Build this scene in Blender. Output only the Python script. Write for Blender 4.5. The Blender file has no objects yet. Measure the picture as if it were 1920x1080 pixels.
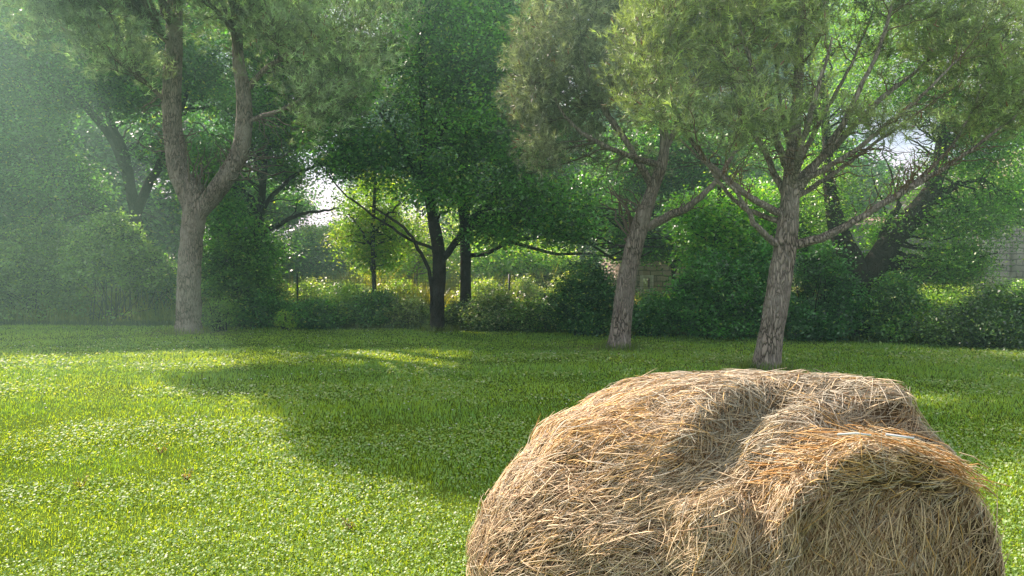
import bpy, math, numpy as np
from mathutils import Vector
R = np.random.default_rng(7)
rad = math.radians
C = bpy.context.scene.collection
SC = bpy.context.scene

# ------------------------------------------------------------------ camera
F = 1450.0; CAM_Z = 1.65; PITCH = math.atan(45/F)
cam = bpy.data.cameras.new('camera'); camo = bpy.data.objects.new('camera', cam); C.objects.link(camo)
camo.location = (0, 0, CAM_Z); camo.rotation_euler = (math.pi/2-PITCH, 0, 0)
cam.sensor_width = 36; cam.lens = 36*F/1920; cam.clip_start = 0.05; cam.clip_end = 2000
SC.camera = camo

def P(px, py, Y):
    """world point at depth Y seen at photo pixel (used to survey positions)"""
    cp, sp = math.cos(PITCH), math.sin(PITCH)
    a = (px-960)/F; b = -(py-540)/F
    d = np.array([a, cp+b*sp, -sp+b*cp])
    return np.array([0, 0, CAM_Z]) + d*(Y/d[1])

# ------------------------------------------------------------------ tags
def tag(o, label=None, cat=None, group=None, kind=None):
    if label: o['label'] = label
    if cat: o['category'] = cat
    if group: o['group'] = group
    if kind: o['kind'] = kind
    return o
def empty(name, loc, label, cat, group=None):
    o = bpy.data.objects.new(name, None); C.objects.link(o); o.location = tuple(loc); o.empty_display_size = .2
    return tag(o, label, cat, group)

# ------------------------------------------------------------------ mesh builder
class MB:
    def __init__(s): s.v = []; s.f3 = []; s.f4 = []; s.c = []; s.n = 0
    def add(s, v, f, col=None):
        v = np.asarray(v, dtype=np.float32).reshape(-1, 3); f = np.asarray(f, dtype=np.int64)
        if len(v) == 0: return
        (s.f3 if f.shape[1] == 3 else s.f4).append(f+s.n)
        s.v.append(v); s.n += len(v)
        if col is None: col = (1, 1, 1)
        col = np.asarray(col, dtype=np.float32)
        if col.ndim == 1: col = np.tile(col, (len(v), 1))
        s.c.append(col)
    def build(s, name, mat, parent=None, smooth=False):
        me = bpy.data.meshes.new(name)
        v = np.concatenate(s.v)
        loops = []; starts = []; pos = 0
        for fl, k in ((s.f3, 3), (s.f4, 4)):
            if fl:
                f = np.concatenate(fl); loops.append(f.ravel()); starts.append(pos+np.arange(len(f))*k); pos += f.size
        loops = np.concatenate(loops).astype(np.int32); starts = np.concatenate(starts).astype(np.int32)
        off = np.zeros(3, dtype=np.float32)
        if parent is not None: off = np.array(parent.location, dtype=np.float32)
        me.vertices.add(len(v)); me.vertices.foreach_set('co', (v-off).ravel())
        me.loops.add(len(loops)); me.loops.foreach_set('vertex_index', loops)
        me.polygons.add(len(starts)); me.polygons.foreach_set('loop_start', starts)
        if smooth: me.polygons.foreach_set('use_smooth', np.ones(len(starts), dtype=bool))
        at = me.attributes.new('tint', 'FLOAT_COLOR', 'POINT')
        c = np.concatenate(s.c); at.data.foreach_set('color', np.hstack([c, np.ones((len(c), 1), dtype=np.float32)]).ravel())
        me.update(calc_edges=True); me.materials.append(mat)
        o = bpy.data.objects.new(name, me); C.objects.link(o)
        if parent is not None: o.parent = parent
        return o

def unit(a): return a/np.maximum(np.linalg.norm(a, axis=-1, keepdims=True), 1e-9)
def rdir(n): return unit(R.normal(size=(n, 3)))
def perp(d):
    ref = np.where(np.abs(d[..., 2:3]) < .9, np.array([0, 0, 1.]), np.array([1., 0, 0]))
    a = unit(np.cross(d, ref)); return a, np.cross(d, a)

_K = R.normal(size=(14, 3)); _PH = R.uniform(0, 6.28, 14)
def noise(p, scale=1.0):
    """smooth pseudo noise, about -1..1"""
    q = np.sin((p*scale)@_K.T+_PH); return q.sum(1)/3.2

def tubes(mb, paths, radii, sides=4, col=(1, 1, 1), bump=0.0, cap=False):
    """paths (N,K,3), radii (N,K)"""
    paths = np.asarray(paths, dtype=float); radii = np.asarray(radii, dtype=float)
    if paths.ndim == 2: paths = paths[None]; radii = radii[None]
    N, K, _ = paths.shape
    if N == 0: return
    t = np.gradient(paths, axis=1); t = unit(t)
    chord = unit(paths[:, -1]-paths[:, 0])
    a0, _b = perp(chord)
    a = a0[:, None, :]-(t*a0[:, None, :]).sum(-1, keepdims=True)*t; a = unit(a); b = np.cross(t, a)
    th = np.arange(sides)*2*np.pi/sides
    rr = radii[:, :, None]*np.ones((1, 1, sides))
    if bump: 
        base = paths[:, :, None, :]+(a[:, :, None]*np.cos(th)[None, None, :, None]+b[:, :, None]*np.sin(th)[None, None, :, None])*radii[:, :, None, None]
        rr = rr*(1+bump*noise(base.reshape(-1, 3), 9).reshape(N, K, sides)+bump*.8*noise(base.reshape(-1, 3)*np.array([1, 1, .3]), 32).reshape(N, K, sides))
    v = paths[:, :, None, :]+(a[:, :, None]*np.cos(th)[None, None, :, None]+b[:, :, None]*np.sin(th)[None, None, :, None])*rr[..., None]
    i = np.arange(N)[:, None, None]*K*sides+np.arange(K-1)[None, :, None]*sides
    j = np.arange(sides)[None, None, :]; j2 = (j+1) % sides
    f = np.stack([i+j, i+j2, i+sides+j2, i+sides+j], -1).reshape(-1, 4)
    base = mb.n
    mb.add(v, f, col)
    if cap:
        top = np.arange(sides)+(K-1)*sides+base
        mb.v.append(paths[0, -1:].astype(np.float32)); mb.c.append(np.ones((1, 3), dtype=np.float32)*np.asarray(col, dtype=np.float32)[-1:] if np.ndim(col) > 1 else np.tile(np.asarray(col, dtype=np.float32), (1, 1)))
        mb.f3.append(np.stack([top, np.roll(top, -1), np.full(sides, mb.n)], 1)); mb.n += 1

def smooth_path(pts, rs, n):
    pts = np.asarray(pts, dtype=float); rs = np.asarray(rs, dtype=float)
    d = np.r_[0, np.cumsum(np.linalg.norm(np.diff(pts, axis=0), axis=1))]
    u = np.linspace(0, d[-1], n)
    m = np.gradient(pts, d, axis=0); idx = np.clip(np.searchsorted(d, u, side='right')-1, 0, len(d)-2)
    h = d[idx+1]-d[idx]; s = (u-d[idx])/h; s = s[:, None]; h = h[:, None]
    q = (2*s**3-3*s**2+1)*pts[idx]+(s**3-2*s**2+s)*h*m[idx]+(-2*s**3+3*s**2)*pts[idx+1]+(s**3-s**2)*h*m[idx+1]
    return q, np.interp(u, d, rs)

# ------------------------------------------------------------------ materials
def nodes(name):
    m = bpy.data.materials.new(name); m.use_nodes = True; nt = m.node_tree; nt.nodes.clear()
    out = nt.nodes.new('ShaderNodeOutputMaterial'); return m, nt, out
def nd(nt, t, **kw):
    n = nt.nodes.new(t)
    for k, v in kw.items():
        if k.startswith('i_'): n.inputs[k[2:].replace('_', ' ')].default_value = v
        else: setattr(n, k, v)
    return n
def leaf_mat(name, trans=.45, tcol=(1.25, 1.45, .45, 1), gloss=.06, rough=.4, gcol=(1, 1, 1, 1)):
    m, nt, out = nodes(name); L = nt.links.new
    at = nd(nt, 'ShaderNodeAttribute', attribute_name='tint')
    di = nd(nt, 'ShaderNodeBsdfDiffuse'); L(at.outputs['Color'], di.inputs['Color'])
    mul = nd(nt, 'ShaderNodeMix', data_type='RGBA', blend_type='MULTIPLY'); mul.inputs['Factor'].default_value = 1
    L(at.outputs['Color'], mul.inputs['A']); mul.inputs['B'].default_value = tcol
    tr = nd(nt, 'ShaderNodeBsdfTranslucent'); L(mul.outputs['Result'], tr.inputs['Color'])
    m1 = nd(nt, 'ShaderNodeMixShader', i_Fac=trans); L(di.outputs[0], m1.inputs[1]); L(tr.outputs[0], m1.inputs[2])
    gl = nd(nt, 'ShaderNodeBsdfGlossy', i_Roughness=rough); gl.inputs['Color'].default_value = gcol
    m2 = nd(nt, 'ShaderNodeMixShader', i_Fac=gloss); L(m1.outputs[0], m2.inputs[1]); L(gl.outputs[0], m2.inputs[2])
    L(m2.outputs[0], out.inputs['Surface']); return m
def bark_mat(name, c1, c2, c3, scale=9, bump=.9, stretch=.24):
    m, nt, out = nodes(name); L = nt.links.new
    tc = nd(nt, 'ShaderNodeTexCoord'); mp = nd(nt, 'ShaderNodeMapping'); mp.inputs['Scale'].default_value = (1, 1, stretch)
    L(tc.outputs['Object'], mp.inputs['Vector'])
    nz = nd(nt, 'ShaderNodeTexNoise', i_Scale=scale*.7, i_Detail=5.0); L(mp.outputs[0], nz.inputs['Vector'])
    mx = nd(nt, 'ShaderNodeMix', data_type='RGBA', blend_type='LINEAR_LIGHT'); mx.inputs['Factor'].default_value = .12
    L(mp.outputs[0], mx.inputs['A']); L(nz.outputs['Color'], mx.inputs['B'])
    vo = nd(nt, 'ShaderNodeTexVoronoi', feature='DISTANCE_TO_EDGE', i_Scale=scale*2.4); L(mx.outputs['Result'], vo.inputs['Vector'])
    cr = nd(nt, 'ShaderNodeValToRGB'); e = cr.color_ramp.elements
    e[0].position = 0; e[0].color = (*c1, 1); e[1].position = .16; e[1].color = (*c2, 1)
    L(vo.outputs['Distance'], cr.inputs['Fac'])
    n2 = nd(nt, 'ShaderNodeTexNoise', i_Scale=2.2, i_Detail=6.0, i_Roughness=.65); L(tc.outputs['Object'], n2.inputs['Vector'])
    r2 = nd(nt, 'ShaderNodeValToRGB'); r2.color_ramp.elements[0].position = .42; r2.color_ramp.elements[1].position = .68
    L(n2.outputs['Fac'], r2.inputs['Fac'])
    m3 = nd(nt, 'ShaderNodeMix', data_type='RGBA'); L(r2.outputs['Color'], m3.inputs['Factor']); L(cr.outputs['Color'], m3.inputs['A'])
    m3.inputs['B'].default_value = (*c3, 1)
    at = nd(nt, 'ShaderNodeAttribute', attribute_name='tint')
    m4 = nd(nt, 'ShaderNodeMix', data_type='RGBA', blend_type='MULTIPLY'); m4.inputs['Factor'].default_value = 1
    L(m3.outputs['Result'], m4.inputs['A']); L(at.outputs['Color'], m4.inputs['B'])
    b = nd(nt, 'ShaderNodeBsdfPrincipled', i_Roughness=.9); L(m4.outputs['Result'], b.inputs['Base Color'])
    b.inputs['Specular IOR Level'].default_value = .15
    mr = nd(nt, 'ShaderNodeMapRange'); mr.inputs['From Max'].default_value = .25; L(vo.outputs['Distance'], mr.inputs['Value'])
    bu = nd(nt, 'ShaderNodeBump', i_Strength=bump, i_Distance=.04); L(mr.outputs[0], bu.inputs['Height']); L(bu.outputs[0], b.inputs['Normal'])
    L(b.outputs[0], out.inputs['Surface']); return m
def tint_mat(name, rough=.8, spec=.2, trans=0.0):
    m, nt, out = nodes(name); L = nt.links.new
    at = nd(nt, 'ShaderNodeAttribute', attribute_name='tint')
    b = nd(nt, 'ShaderNodeBsdfPrincipled', i_Roughness=rough); b.inputs['Specular IOR Level'].default_value = spec
    L(at.outputs['Color'], b.inputs['Base Color'])
    if trans:
        t = nd(nt, 'ShaderNodeBsdfTranslucent'); L(at.outputs['Color'], t.inputs['Color'])
        x = nd(nt, 'ShaderNodeMixShader', i_Fac=trans); L(b.outputs[0], x.inputs[1]); L(t.outputs[0], x.inputs[2]); L(x.outputs[0], out.inputs['Surface'])
    else: L(b.outputs[0], out.inputs['Surface'])
    return m
def stone_mat(name, ca, cb, mortar, scale=1.0, vertical=False):
    m, nt, out = nodes(name); L = nt.links.new
    tc = nd(nt, 'ShaderNodeTexCoord'); sx = nd(nt, 'ShaderNodeSeparateXYZ'); L(tc.outputs['Object'], sx.inputs[0])
    ad = nd(nt, 'ShaderNodeMath', operation='ADD'); L(sx.outputs['X'], ad.inputs[0]); L(sx.outputs['Y'], ad.inputs[1])
    cm = nd(nt, 'ShaderNodeCombineXYZ'); L(ad.outputs[0], cm.inputs['X']); L(sx.outputs['Z'], cm.inputs['Y'])
    nz = nd(nt, 'ShaderNodeTexNoise', i_Scale=3.0, i_Detail=3.0); L(tc.outputs['Object'], nz.inputs['Vector'])
    mx = nd(nt, 'ShaderNodeMix', data_type='RGBA', blend_type='LINEAR_LIGHT'); mx.inputs['Factor'].default_value = .06
    L(cm.outputs[0], mx.inputs['A']); L(nz.outputs['Color'], mx.inputs['B'])
    br = nd(nt, 'ShaderNodeTexBrick', i_Scale=scale); br.inputs['Color1'].default_value = (*ca, 1); br.inputs['Color2'].default_value = (*cb, 1)
    br.inputs['Mortar'].default_value = (*mortar, 1); br.inputs['Mortar Size'].default_value = .018; br.inputs['Brick Width'].default_value = .38; br.inputs['Row Height'].default_value = .16
    L(mx.outputs['Result'], br.inputs['Vector'])
    n2 = nd(nt, 'ShaderNodeTexNoise', i_Scale=1.1, i_Detail=8.0, i_Roughness=.7); L(tc.outputs['Object'], n2.inputs['Vector'])
    m3 = nd(nt, 'ShaderNodeMix', data_type='RGBA', blend_type='MULTIPLY'); m3.inputs['Factor'].default_value = .7
    L(br.outputs['Color'], m3.inputs['A']); 
    cr = nd(nt, 'ShaderNodeValToRGB'); cr.color_ramp.elements[0].position = .3; cr.color_ramp.elements[0].color = (.35, .33, .3, 1); cr.color_ramp.elements[1].position = .65
    L(n2.outputs['Fac'], cr.inputs['Fac']); L(cr.outputs['Color'], m3.inputs['B'])
    b = nd(nt, 'ShaderNodeBsdfPrincipled', i_Roughness=.95); L(m3.outputs['Result'], b.inputs['Base Color'])
    bu = nd(nt, 'ShaderNodeBump', i_Strength=.6, i_Distance=.03); L(br.outputs['Fac'], bu.inputs['Height']); bu.invert = True; L(bu.outputs[0], b.inputs['Normal'])
    L(b.outputs[0], out.inputs['Surface']); return m

M_LEAF = leaf_mat('leaf', .5, (1.3, 1.6, .4, 1), .07, .42)
M_NEEDLE = leaf_mat('pine_needle', .3, (1.2, 1.3, .5, 1), .08, .45)
M_GRASS = leaf_mat('grass_blade', .5, (2.3, 1.4, .25, 1), .05, .4)
M_CLOVER = leaf_mat('clover_leaf', .5, (1.5, 1.3, .3, 1), .05, .55)
M_PINE = bark_mat('pine_bark', (.05, .038, .028), (.36, .3, .24), (.44, .385, .32))
M_DARKBARK = bark_mat('dark_bark', (.015, .013, .01), (.06, .052, .042), (.085, .075, .06), 12)
M_TWIG = tint_mat('twig_bark', .85, .15)
M_STRAW = tint_mat('straw', .55, .35, .12)
M_METAL = tint_mat('painted_wire', .5, .4)

# ------------------------------------------------------------------ foliage
LEAF_GAIN = np.array([2.1, 2.45, 1.9])
def leaves(mb, pos, size, col, flat=.5, aspect=.55, up=None):
    n = len(pos)
    nrm = rdir(n); nrm[:, 2] = np.abs(nrm[:, 2])+flat; nrm = unit(nrm)
    a, b = perp(nrm); th = R.uniform(0, 2*np.pi, n)[:, None]
    d = a*np.cos(th)+b*np.sin(th); s = np.cross(nrm, d)
    L = (size*R.uniform(.65, 1.25, n))[:, None] if np.ndim(size) == 0 else size[:, None]
    w = L*aspect*.5
    dr = np.array([0, 0, -1.])*L*.15
    v = np.stack([pos-d*L*.5, pos+s*w+nrm*L*.06, pos+d*L*.5+dr, pos-s*w+nrm*L*.06], 1)
    f = np.arange(n)[:, None]*4+np.arange(4)
    mb.add(v.reshape(-1, 3), f, np.repeat(col, 4, axis=0))

def in_blobs(blobs, n, shell=.45, gap=None, gscale=.9):
    """sample n points in ellipsoids (centre3, radii3, weight)"""
    out = []
    w = np.array([b[2] if len(b) > 2 else np.prod(b[1])**.66 for b in blobs], dtype=float); w /= w.sum()
    need = n; tries = 0
    while need > 0:
        tries += 1
        if tries > 5: gap = None
        k = R.choice(len(blobs), size=need*2, p=w)
        c = np.array([b[0] for b in blobs])[k]; r = np.array([b[1] for b in blobs])[k]
        d = rdir(need*2); rr = R.uniform(0, 1, need*2)**shell
        p = c+d*rr[:, None]*r
        if gap is not None: p = p[noise(p, gscale) > gap]
        p = p[p[:, 2] > .08]
        out.append(p[:need]); need -= len(out[-1])
    return np.concatenate(out)[:n]

def foliage(mb, blobs, nclump, nleaf, size, base, alt, sigma=.28, flat=.5, shell=.45, gap=-.45, gscale=.9, vary=.5, aspect=.6, bright=.05, bcol=(.22, .26, .06)):
    c = in_blobs(blobs, nclump, shell, gap, gscale)
    idx = np.repeat(np.arange(nclump), nleaf)
    sg = sigma*R.uniform(.6, 1.4, nclump)
    p = c[idx]+R.normal(size=(len(idx), 3))*sg[idx][:, None]*np.array([1, 1, .55])
    p[:, 2] = np.abs(p[:, 2])+.02
    t = np.clip(.5+.4*noise(c, 1.3)+R.normal(size=nclump)*.25, 0, 1)[idx][:, None]
    col = np.array(base)*(1-t)+np.array(alt)*t
    col = col*np.clip(1+R.normal(size=nclump)*vary, .3, 2.3)[idx][:, None]*R.uniform(.75, 1.25, len(idx))[:, None]
    bm = R.uniform(size=len(idx)) < bright; col[bm] = np.array(bcol)*R.uniform(.7, 1.2, bm.sum())[:, None]
    col = np.minimum(col*LEAF_GAIN, .6)
    leaves(mb, p, size, col, flat, aspect)
    return c

def connect(nodes_p, nodes_r, nodes_d, targets, rfac=.45, K=6, rise=.35, wob=.06, rmin=.004, zpen=1.2, backpen=.5, follow=.6):
    """grow curved twigs from the nearest skeleton node out to each target"""
    paths = []; radii = []
    for s in range(0, len(targets), 500):
        t = targets[s:s+500]
        dv = t[:, None, :]-nodes_p[None]; dist = np.linalg.norm(dv, axis=-1)
        cos = (dv*nodes_d[None]).sum(-1)/np.maximum(dist, 1e-6)
        cost = dist*(1+backpen*(1-cos))+zpen*np.maximum(0, -dv[..., 2])
        k = (cost*R.uniform(.75, 1.5, cost.shape)).argmin(1)
        p0 = nodes_p[k]; d0 = nodes_d[k]; L = np.linalg.norm(t-p0, axis=1)[:, None]
        c1 = p0+unit(unit(t-p0)+d0*follow)*L*rise
        c2 = t-np.array([0, 0, 1.])*L*.12-unit(t-p0)*L*.2
        u = np.linspace(0, 1, K)[None, :, None]
        b = (1-u)**3*p0[:, None]+3*(1-u)**2*u*c1[:, None]+3*(1-u)*u**2*c2[:, None]+u**3*t[:, None]
        b[:, 1:-1] += R.normal(size=(len(t), K-2, 3))*wob*L[:, None]
        r0 = np.maximum(np.minimum(nodes_r[k]*rfac, L[:, 0]*.022+.004), rmin)
        paths.append(b); radii.append(r0[:, None]*np.linspace(1, .3, K)[None])
    return np.concatenate(paths), np.maximum(np.concatenate(radii), rmin*.6)
def node_arrays(paths, radii):
    """paths list of (K,3)"""
    p = np.concatenate(paths); r = np.concatenate(radii)
    d = np.concatenate([unit(np.gradient(q, axis=0)) for q in paths]); return p, r, d

def tufts(mb, pos, d, nn, length, width, col, shoot=.14):
    width = width*1.1
    n = len(pos); a, b = perp(d)
    idx = np.repeat(np.arange(n), nn); m = len(idx)
    th = R.uniform(0, 2*np.pi, m)[:, None]; sp = R.uniform(.3, 1.15, m)[:, None]
    q = d[idx]*np.cos(sp)+(a[idx]*np.cos(th)+b[idx]*np.sin(th))*np.sin(sp)
    q[:, 2] -= .06
    p0 = pos[idx]+d[idx]*R.uniform(-shoot, 0, m)[:, None]
    L = (length*R.uniform(.7, 1.15, m))[:, None]
    s, _ = perp(unit(q)); ph = R.uniform(0, np.pi, m)[:, None]; s = s*np.cos(ph)+_*np.sin(ph)
    v = np.stack([p0-s*width/2, p0+s*width/2, p0+q*L], 1)
    c = col[idx]*1.9*R.uniform(.7, 1.3, m)[:, None]
    mb.add(v.reshape(-1, 3), np.arange(m)[:, None]*3+np.arange(3), np.repeat(c, 3, axis=0))

PINES = 'pines standing on the lawn'
def pine(base, label, trunk, limbs, blobs, n2, n3, ntuft, col1, col2, nn=15, nlen=.13, nwid=.008, bare=None, zup=.6, extra=None, twigcol=(.13, .1, .075), gap=-.35, tsig=.2, stubs=()):
    root = empty('pine_tree', base, label, 'pine tree', PINES)
    tp, tr = smooth_path([P(*q[:3]) for q in trunk], [q[3] for q in trunk], 70)
    flare = 1+.22*np.exp(-np.maximum(tp[:, 2], 0)/.14); 
    mb = MB(); tubes(mb, tp, tr*flare, 40, bump=.035, cap=True)
    trunk_o = mb.build('trunk', M_PINE, root, True)
    paths = [tp[12:]]; rs = [tr[12:]]
    for L in limbs:
        lp, lr = smooth_path([P(*q[:3]) for q in L], [q[3] for q in L], 34)
        lp[2:] += np.cumsum(R.normal(size=(32, 3))*.008, axis=0)
        mb = MB(); tubes(mb, lp, lr, 18, bump=.04, cap=True); mb.build('limb', M_PINE, root, True)
        paths.append(lp); rs.append(lr)
    for L in stubs:
        lp, lr = smooth_path([P(*q[:3]) for q in L], [q[3] for q in L], 8)
        mb = MB(); tubes(mb, lp, lr, 14, bump=.05, cap=True); mb.build('branch_stub', M_PINE, trunk_o, True)
        o = C.objects[-1]
    cols = np.array(twigcol)
    mb = MB()
    N = node_arrays(paths, rs)
    t2 = in_blobs(blobs, n2, .55, gap)
    p2, r2 = connect(*N, t2, rfac=.42, K=8, wob=.018, rise=.3)
    tubes(mb, p2, r2, 5, cols)
    N2 = node_arrays([q[2:] for q in p2], [q[2:] for q in r2])
    t3 = in_blobs(blobs, n3, .42, gap)
    p3, r3 = connect(*N2, t3, rfac=.5, K=5, wob=.03, rmin=.0035)
    keep = np.linalg.norm(p3[:, -1]-p3[:, 0], axis=1) < 1.7
    p3 = p3[keep]; r3 = r3[keep]
    tubes(mb, p3, r3, 3, cols*.95)
    if bare:
        for (bl, nb) in bare:
            tb = in_blobs(bl, nb, .5)
            N3 = node_arrays([q[4:] for q in paths]+[q for q in p2], [q[4:] for q in rs]+[q for q in r2])
            pb, rb = connect(*N3, tb, rfac=.35, K=8, wob=.05, rise=.4, rmin=.003, zpen=.6, backpen=1.3, follow=.9)
            ok = np.linalg.norm(pb[:, -1]-pb[:, 0], axis=1) < 1.6; pb = pb[ok]; rb = rb[ok]
            tubes(mb, pb, rb, 3, cols*1.25)
            # forked ends
            k = R.integers(0, len(pb), len(pb)); s = pb[k, R.integers(2, 6, len(k))]
            e = s+unit(unit(pb[k, -1]-pb[k, 0])+R.normal(size=(len(k), 3))*.8+np.array([0, 0, .3]))*R.uniform(.1, .3, len(k))[:, None]
            m = (s+e)/2+R.normal(size=s.shape)*.03
            tubes(mb, np.stack([s, m, e], 1), np.tile([.004, .003, .002], (len(k), 1)), 3, cols*1.3)
    mb.build('branches', M_TWIG, root, True)
    # tufts at the twig ends
    ends = p3[:, -1]; ed = unit(p3[:, -1]-p3[:, -3])
    idx = np.repeat(np.arange(len(ends)), ntuft)
    off = R.normal(size=(len(idx), 3))*tsig*np.array([1, 1, .7])
    tp_ = ends[idx]+off
    td = unit(ed[idx]*.5+unit(off)*.45+np.array([0, 0, zup])+R.normal(size=off.shape)*.25)
    t = np.clip(.5+.35*noise(ends, 1.1)+R.normal(size=len(ends))*.2, 0, 1)[idx][:, None]
    col = (np.array(col1)*(1-t)+np.array(col2)*t)*np.clip(1+.3*R.normal(size=len(ends)), .4, 1.8)[idx][:, None]*np.clip(1+.35*R.normal(size=len(idx)), .35, 2)[:, None]
    mb = MB(); tufts(mb, tp_, td, nn, nlen, nwid, col)
    dead = R.uniform(size=len(tp_)) < .035
    if dead.any():   # reddish young candles
        q = tp_[dead]; dd = td[dead]
        tubes(mb, np.stack([q, q+dd*.05, q+dd*.11], 1), np.tile([.011, .009, .002], (len(q), 1)), 4, (.3, .12, .05))
    mb.build('needle_crown', M_NEEDLE, root)
    return root

# ------------------------------------------------------------------ the three pines
Y1 = 18.4
b1 = [(P(330, -150, 18.4), (3.2, 3.3, 1.7)), (P(150, 40, 18.2), (1.5, 2.4, 1.1)), (P(230, 90, 17.2), (1.1, 1.6, .75)), (P(110, 60, 17.4), (.8, 1.4, .7)), (P(560, 30, 18), (1.9, 2.6, 1.7)),
      (P(650, 110, 17.6), (1.4, 1.9, 1.5)), (P(720, 40, 18.2), (1.0, 1.6, 1.2)), (P(400, -10, 17.6), (2.4, 2.4, .9)), (P(600, 200, 17.4), (.8, 1.2, .8)), (P(420, -300, 18.4), (2.8, 3, 1.6)),
      (np.array([-7.7, 15.0, 9.6]), (2.2, 2.1, 1.3), 34), (np.array([-8.4, 16.2, 9.2]), (1.9, 1.8, 1.3), 22), (np.array([-9.9, 17.2, 7.9]), (1.25, 1.3, .8), 9), (np.array([-5.2, 15.5, 9.3]), (2.2, 1.9, 1.2), 24)]
pine(P(355, 630, Y1)*[1, 1, 0], 'tall grey pine on the left whose trunk forks into two upright limbs',
     [(354, 634, Y1, .31), (354, 600, Y1, .285), (355, 520, Y1, .265), (360, 440, Y1, .265), (366, 395, Y1, .285), (364, 360, Y1, .25), (345, 335, Y1, .2)],
     [[(362, 385, Y1, .24), (338, 330, Y1, .235), (326, 240, Y1, .225), (327, 120, Y1, .2), (334, 0, Y1, .17), (340, -140, Y1, .12), (350, -300, Y1, .06)],
      [(368, 405, Y1, .2), (415, 345, Y1-.15, .22), (452, 270, Y1-.2, .2), (457, 190, Y1-.2, .17), (444, 100, Y1-.2, .13), (438, 0, Y1-.1, .11), (430, -140, Y1, .08), (410, -280, Y1, .05)],
      [(455, 175, Y1-.2, .07), (520, 110, Y1-.4, .055), (600, 60, Y1-.5, .04), (690, 20, Y1-.5, .02)],
      [(456, 230, Y1-.2, .055), (540, 200, Y1-.5, .042), (640, 150, Y1-.7, .02)],
      [(440, 60, Y1-.2, .08), (480, 0, Y1-.3, .06), (560, -60, Y1-.2, .03)],
      [(326, 200, Y1, .05), (270, 150, Y1-.3, .04), (190, 90, Y1-.5, .02)],
      [(329, 90, Y1, .08), (260, 30, Y1-.3, .06), (150, -10, Y1-.3, .03)]],
     b1, 260, 8200, 6, (.125, .19, .095), (.20, .265, .14), nn=13, nlen=.17, nwid=.013,
     bare=[([(P(560, 290, 18.0), (1.6, 1.2, .9)), (P(620, 200, 17.8), (1.2, 1.2, .8))], 75), ([(P(400, 290, 18.2), (.8, .6, .9)), (P(290, 230, 18.2), (.6, .6, .8))], 70)],
     stubs=[[(372, 380, Y1-.1, .1), (371, 345, Y1-.1, .09), (373, 315, Y1-.1, .075)]])
Y2 = 15.0
b2 = [(P(1010, 190, 15), (.65, 1.2, 1.5)), (P(1100, 100, 15), (1.1, 1.5, 1.7)), (P(1130, 240, 14.8), (.9, 1.2, .9)), (P(1060, 20, 15), (1.0, 1.4, 1.4)), (P(1240, 60, 15.6), (1.6, 1.6, 1.5)),
      (P(1180, -120, 15), (1.9, 2, 1.6)), (P(985, 130, 15), (.35, .8, .9)), (P(1230, 290, 15.2), (.8, .9, .45)), (P(1040, 250, 14.6), (.55, .9, .8)), (P(1380, 220, 16), (1, 1.2, 1.2))]
pine(P(1160, 660, Y2)*[1, 1, 0], 'middle pine with bare lower trunk leaning right and a dense drooping grey crown',
     [(1159, 662, Y2, .215), (1165, 610, Y2, .195), (1176, 520, Y2, .185), (1195, 440, Y2, .17), (1208, 400, Y2, .15), (1222, 360, Y2, .12), (1243, 300, Y2, .1), (1240, 200, Y2, .08), (1200, 60, Y2, .06), (1180, -120, Y2, .03)],
     [[(1200, 432, Y2, .09), (1235, 415, Y2-.1, .085), (1290, 390, Y2-.3, .07), (1340, 345, Y2-.3, .05), (1380, 280, Y2, .03)],
      [(1225, 352, Y2, .08), (1180, 280, Y2-.2, .06), (1120, 180, Y2-.2, .05), (1080, 60, Y2-.2, .03)],
      [(1238, 310, Y2, .07), (1160, 290, Y2-.3, .05), (1060, 230, Y2-.4, .03), (1020, 150, Y2-.3, .015)],
      [(1242, 290, Y2, .07), (1290, 200, Y2+.3, .05), (1330, 60, Y2+.5, .03)]],
     b2, 110, 2500, 5, (.11, .14, .08), (.18, .2, .115), nn=13, nlen=.14, nwid=.011, zup=.3, tsig=.15,
     bare=[([(P(1180, 350, 15), (.9, .7, .35)), (P(1290, 360, 15), (.6, .6, .35))], 35)])
Y3 = 12.0
b3 = [(P(1380, 60, 12), (1.2, 1.5, 1.1)), (P(1210, 130, 11.8), (.6, .8, .85)), (P(1270, 210, 11.4), (.6, .7, .42)), (P(1560, -30, 12), (2, 1.9, 1.1)), (P(1700, 80, 11.8), (1.3, 1.6, .95)),
      (P(1830, 60, 12), (1.0, 1.4, 1.0)), (P(1600, 100, 11.2), (1.0, 1.1, .7)), (P(1500, 170, 11.0), (.9, .6, .5)), (P(1820, 190, 11.8), (.8, 1.0, .55)), (P(1350, -40, 12), (1.4, 1.5, .8)),
      (P(1400, 230, 11.2), (.7, .7, .45)), (P(1560, -180, 12), (2.1, 1.9, .9)), (P(1920, 160, 12), (.6, 1.0, .7)), (P(1680, 200, 11.5), (.8, .9, .45)), (P(1230, 30, 12), (.7, 1, .7))]
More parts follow.
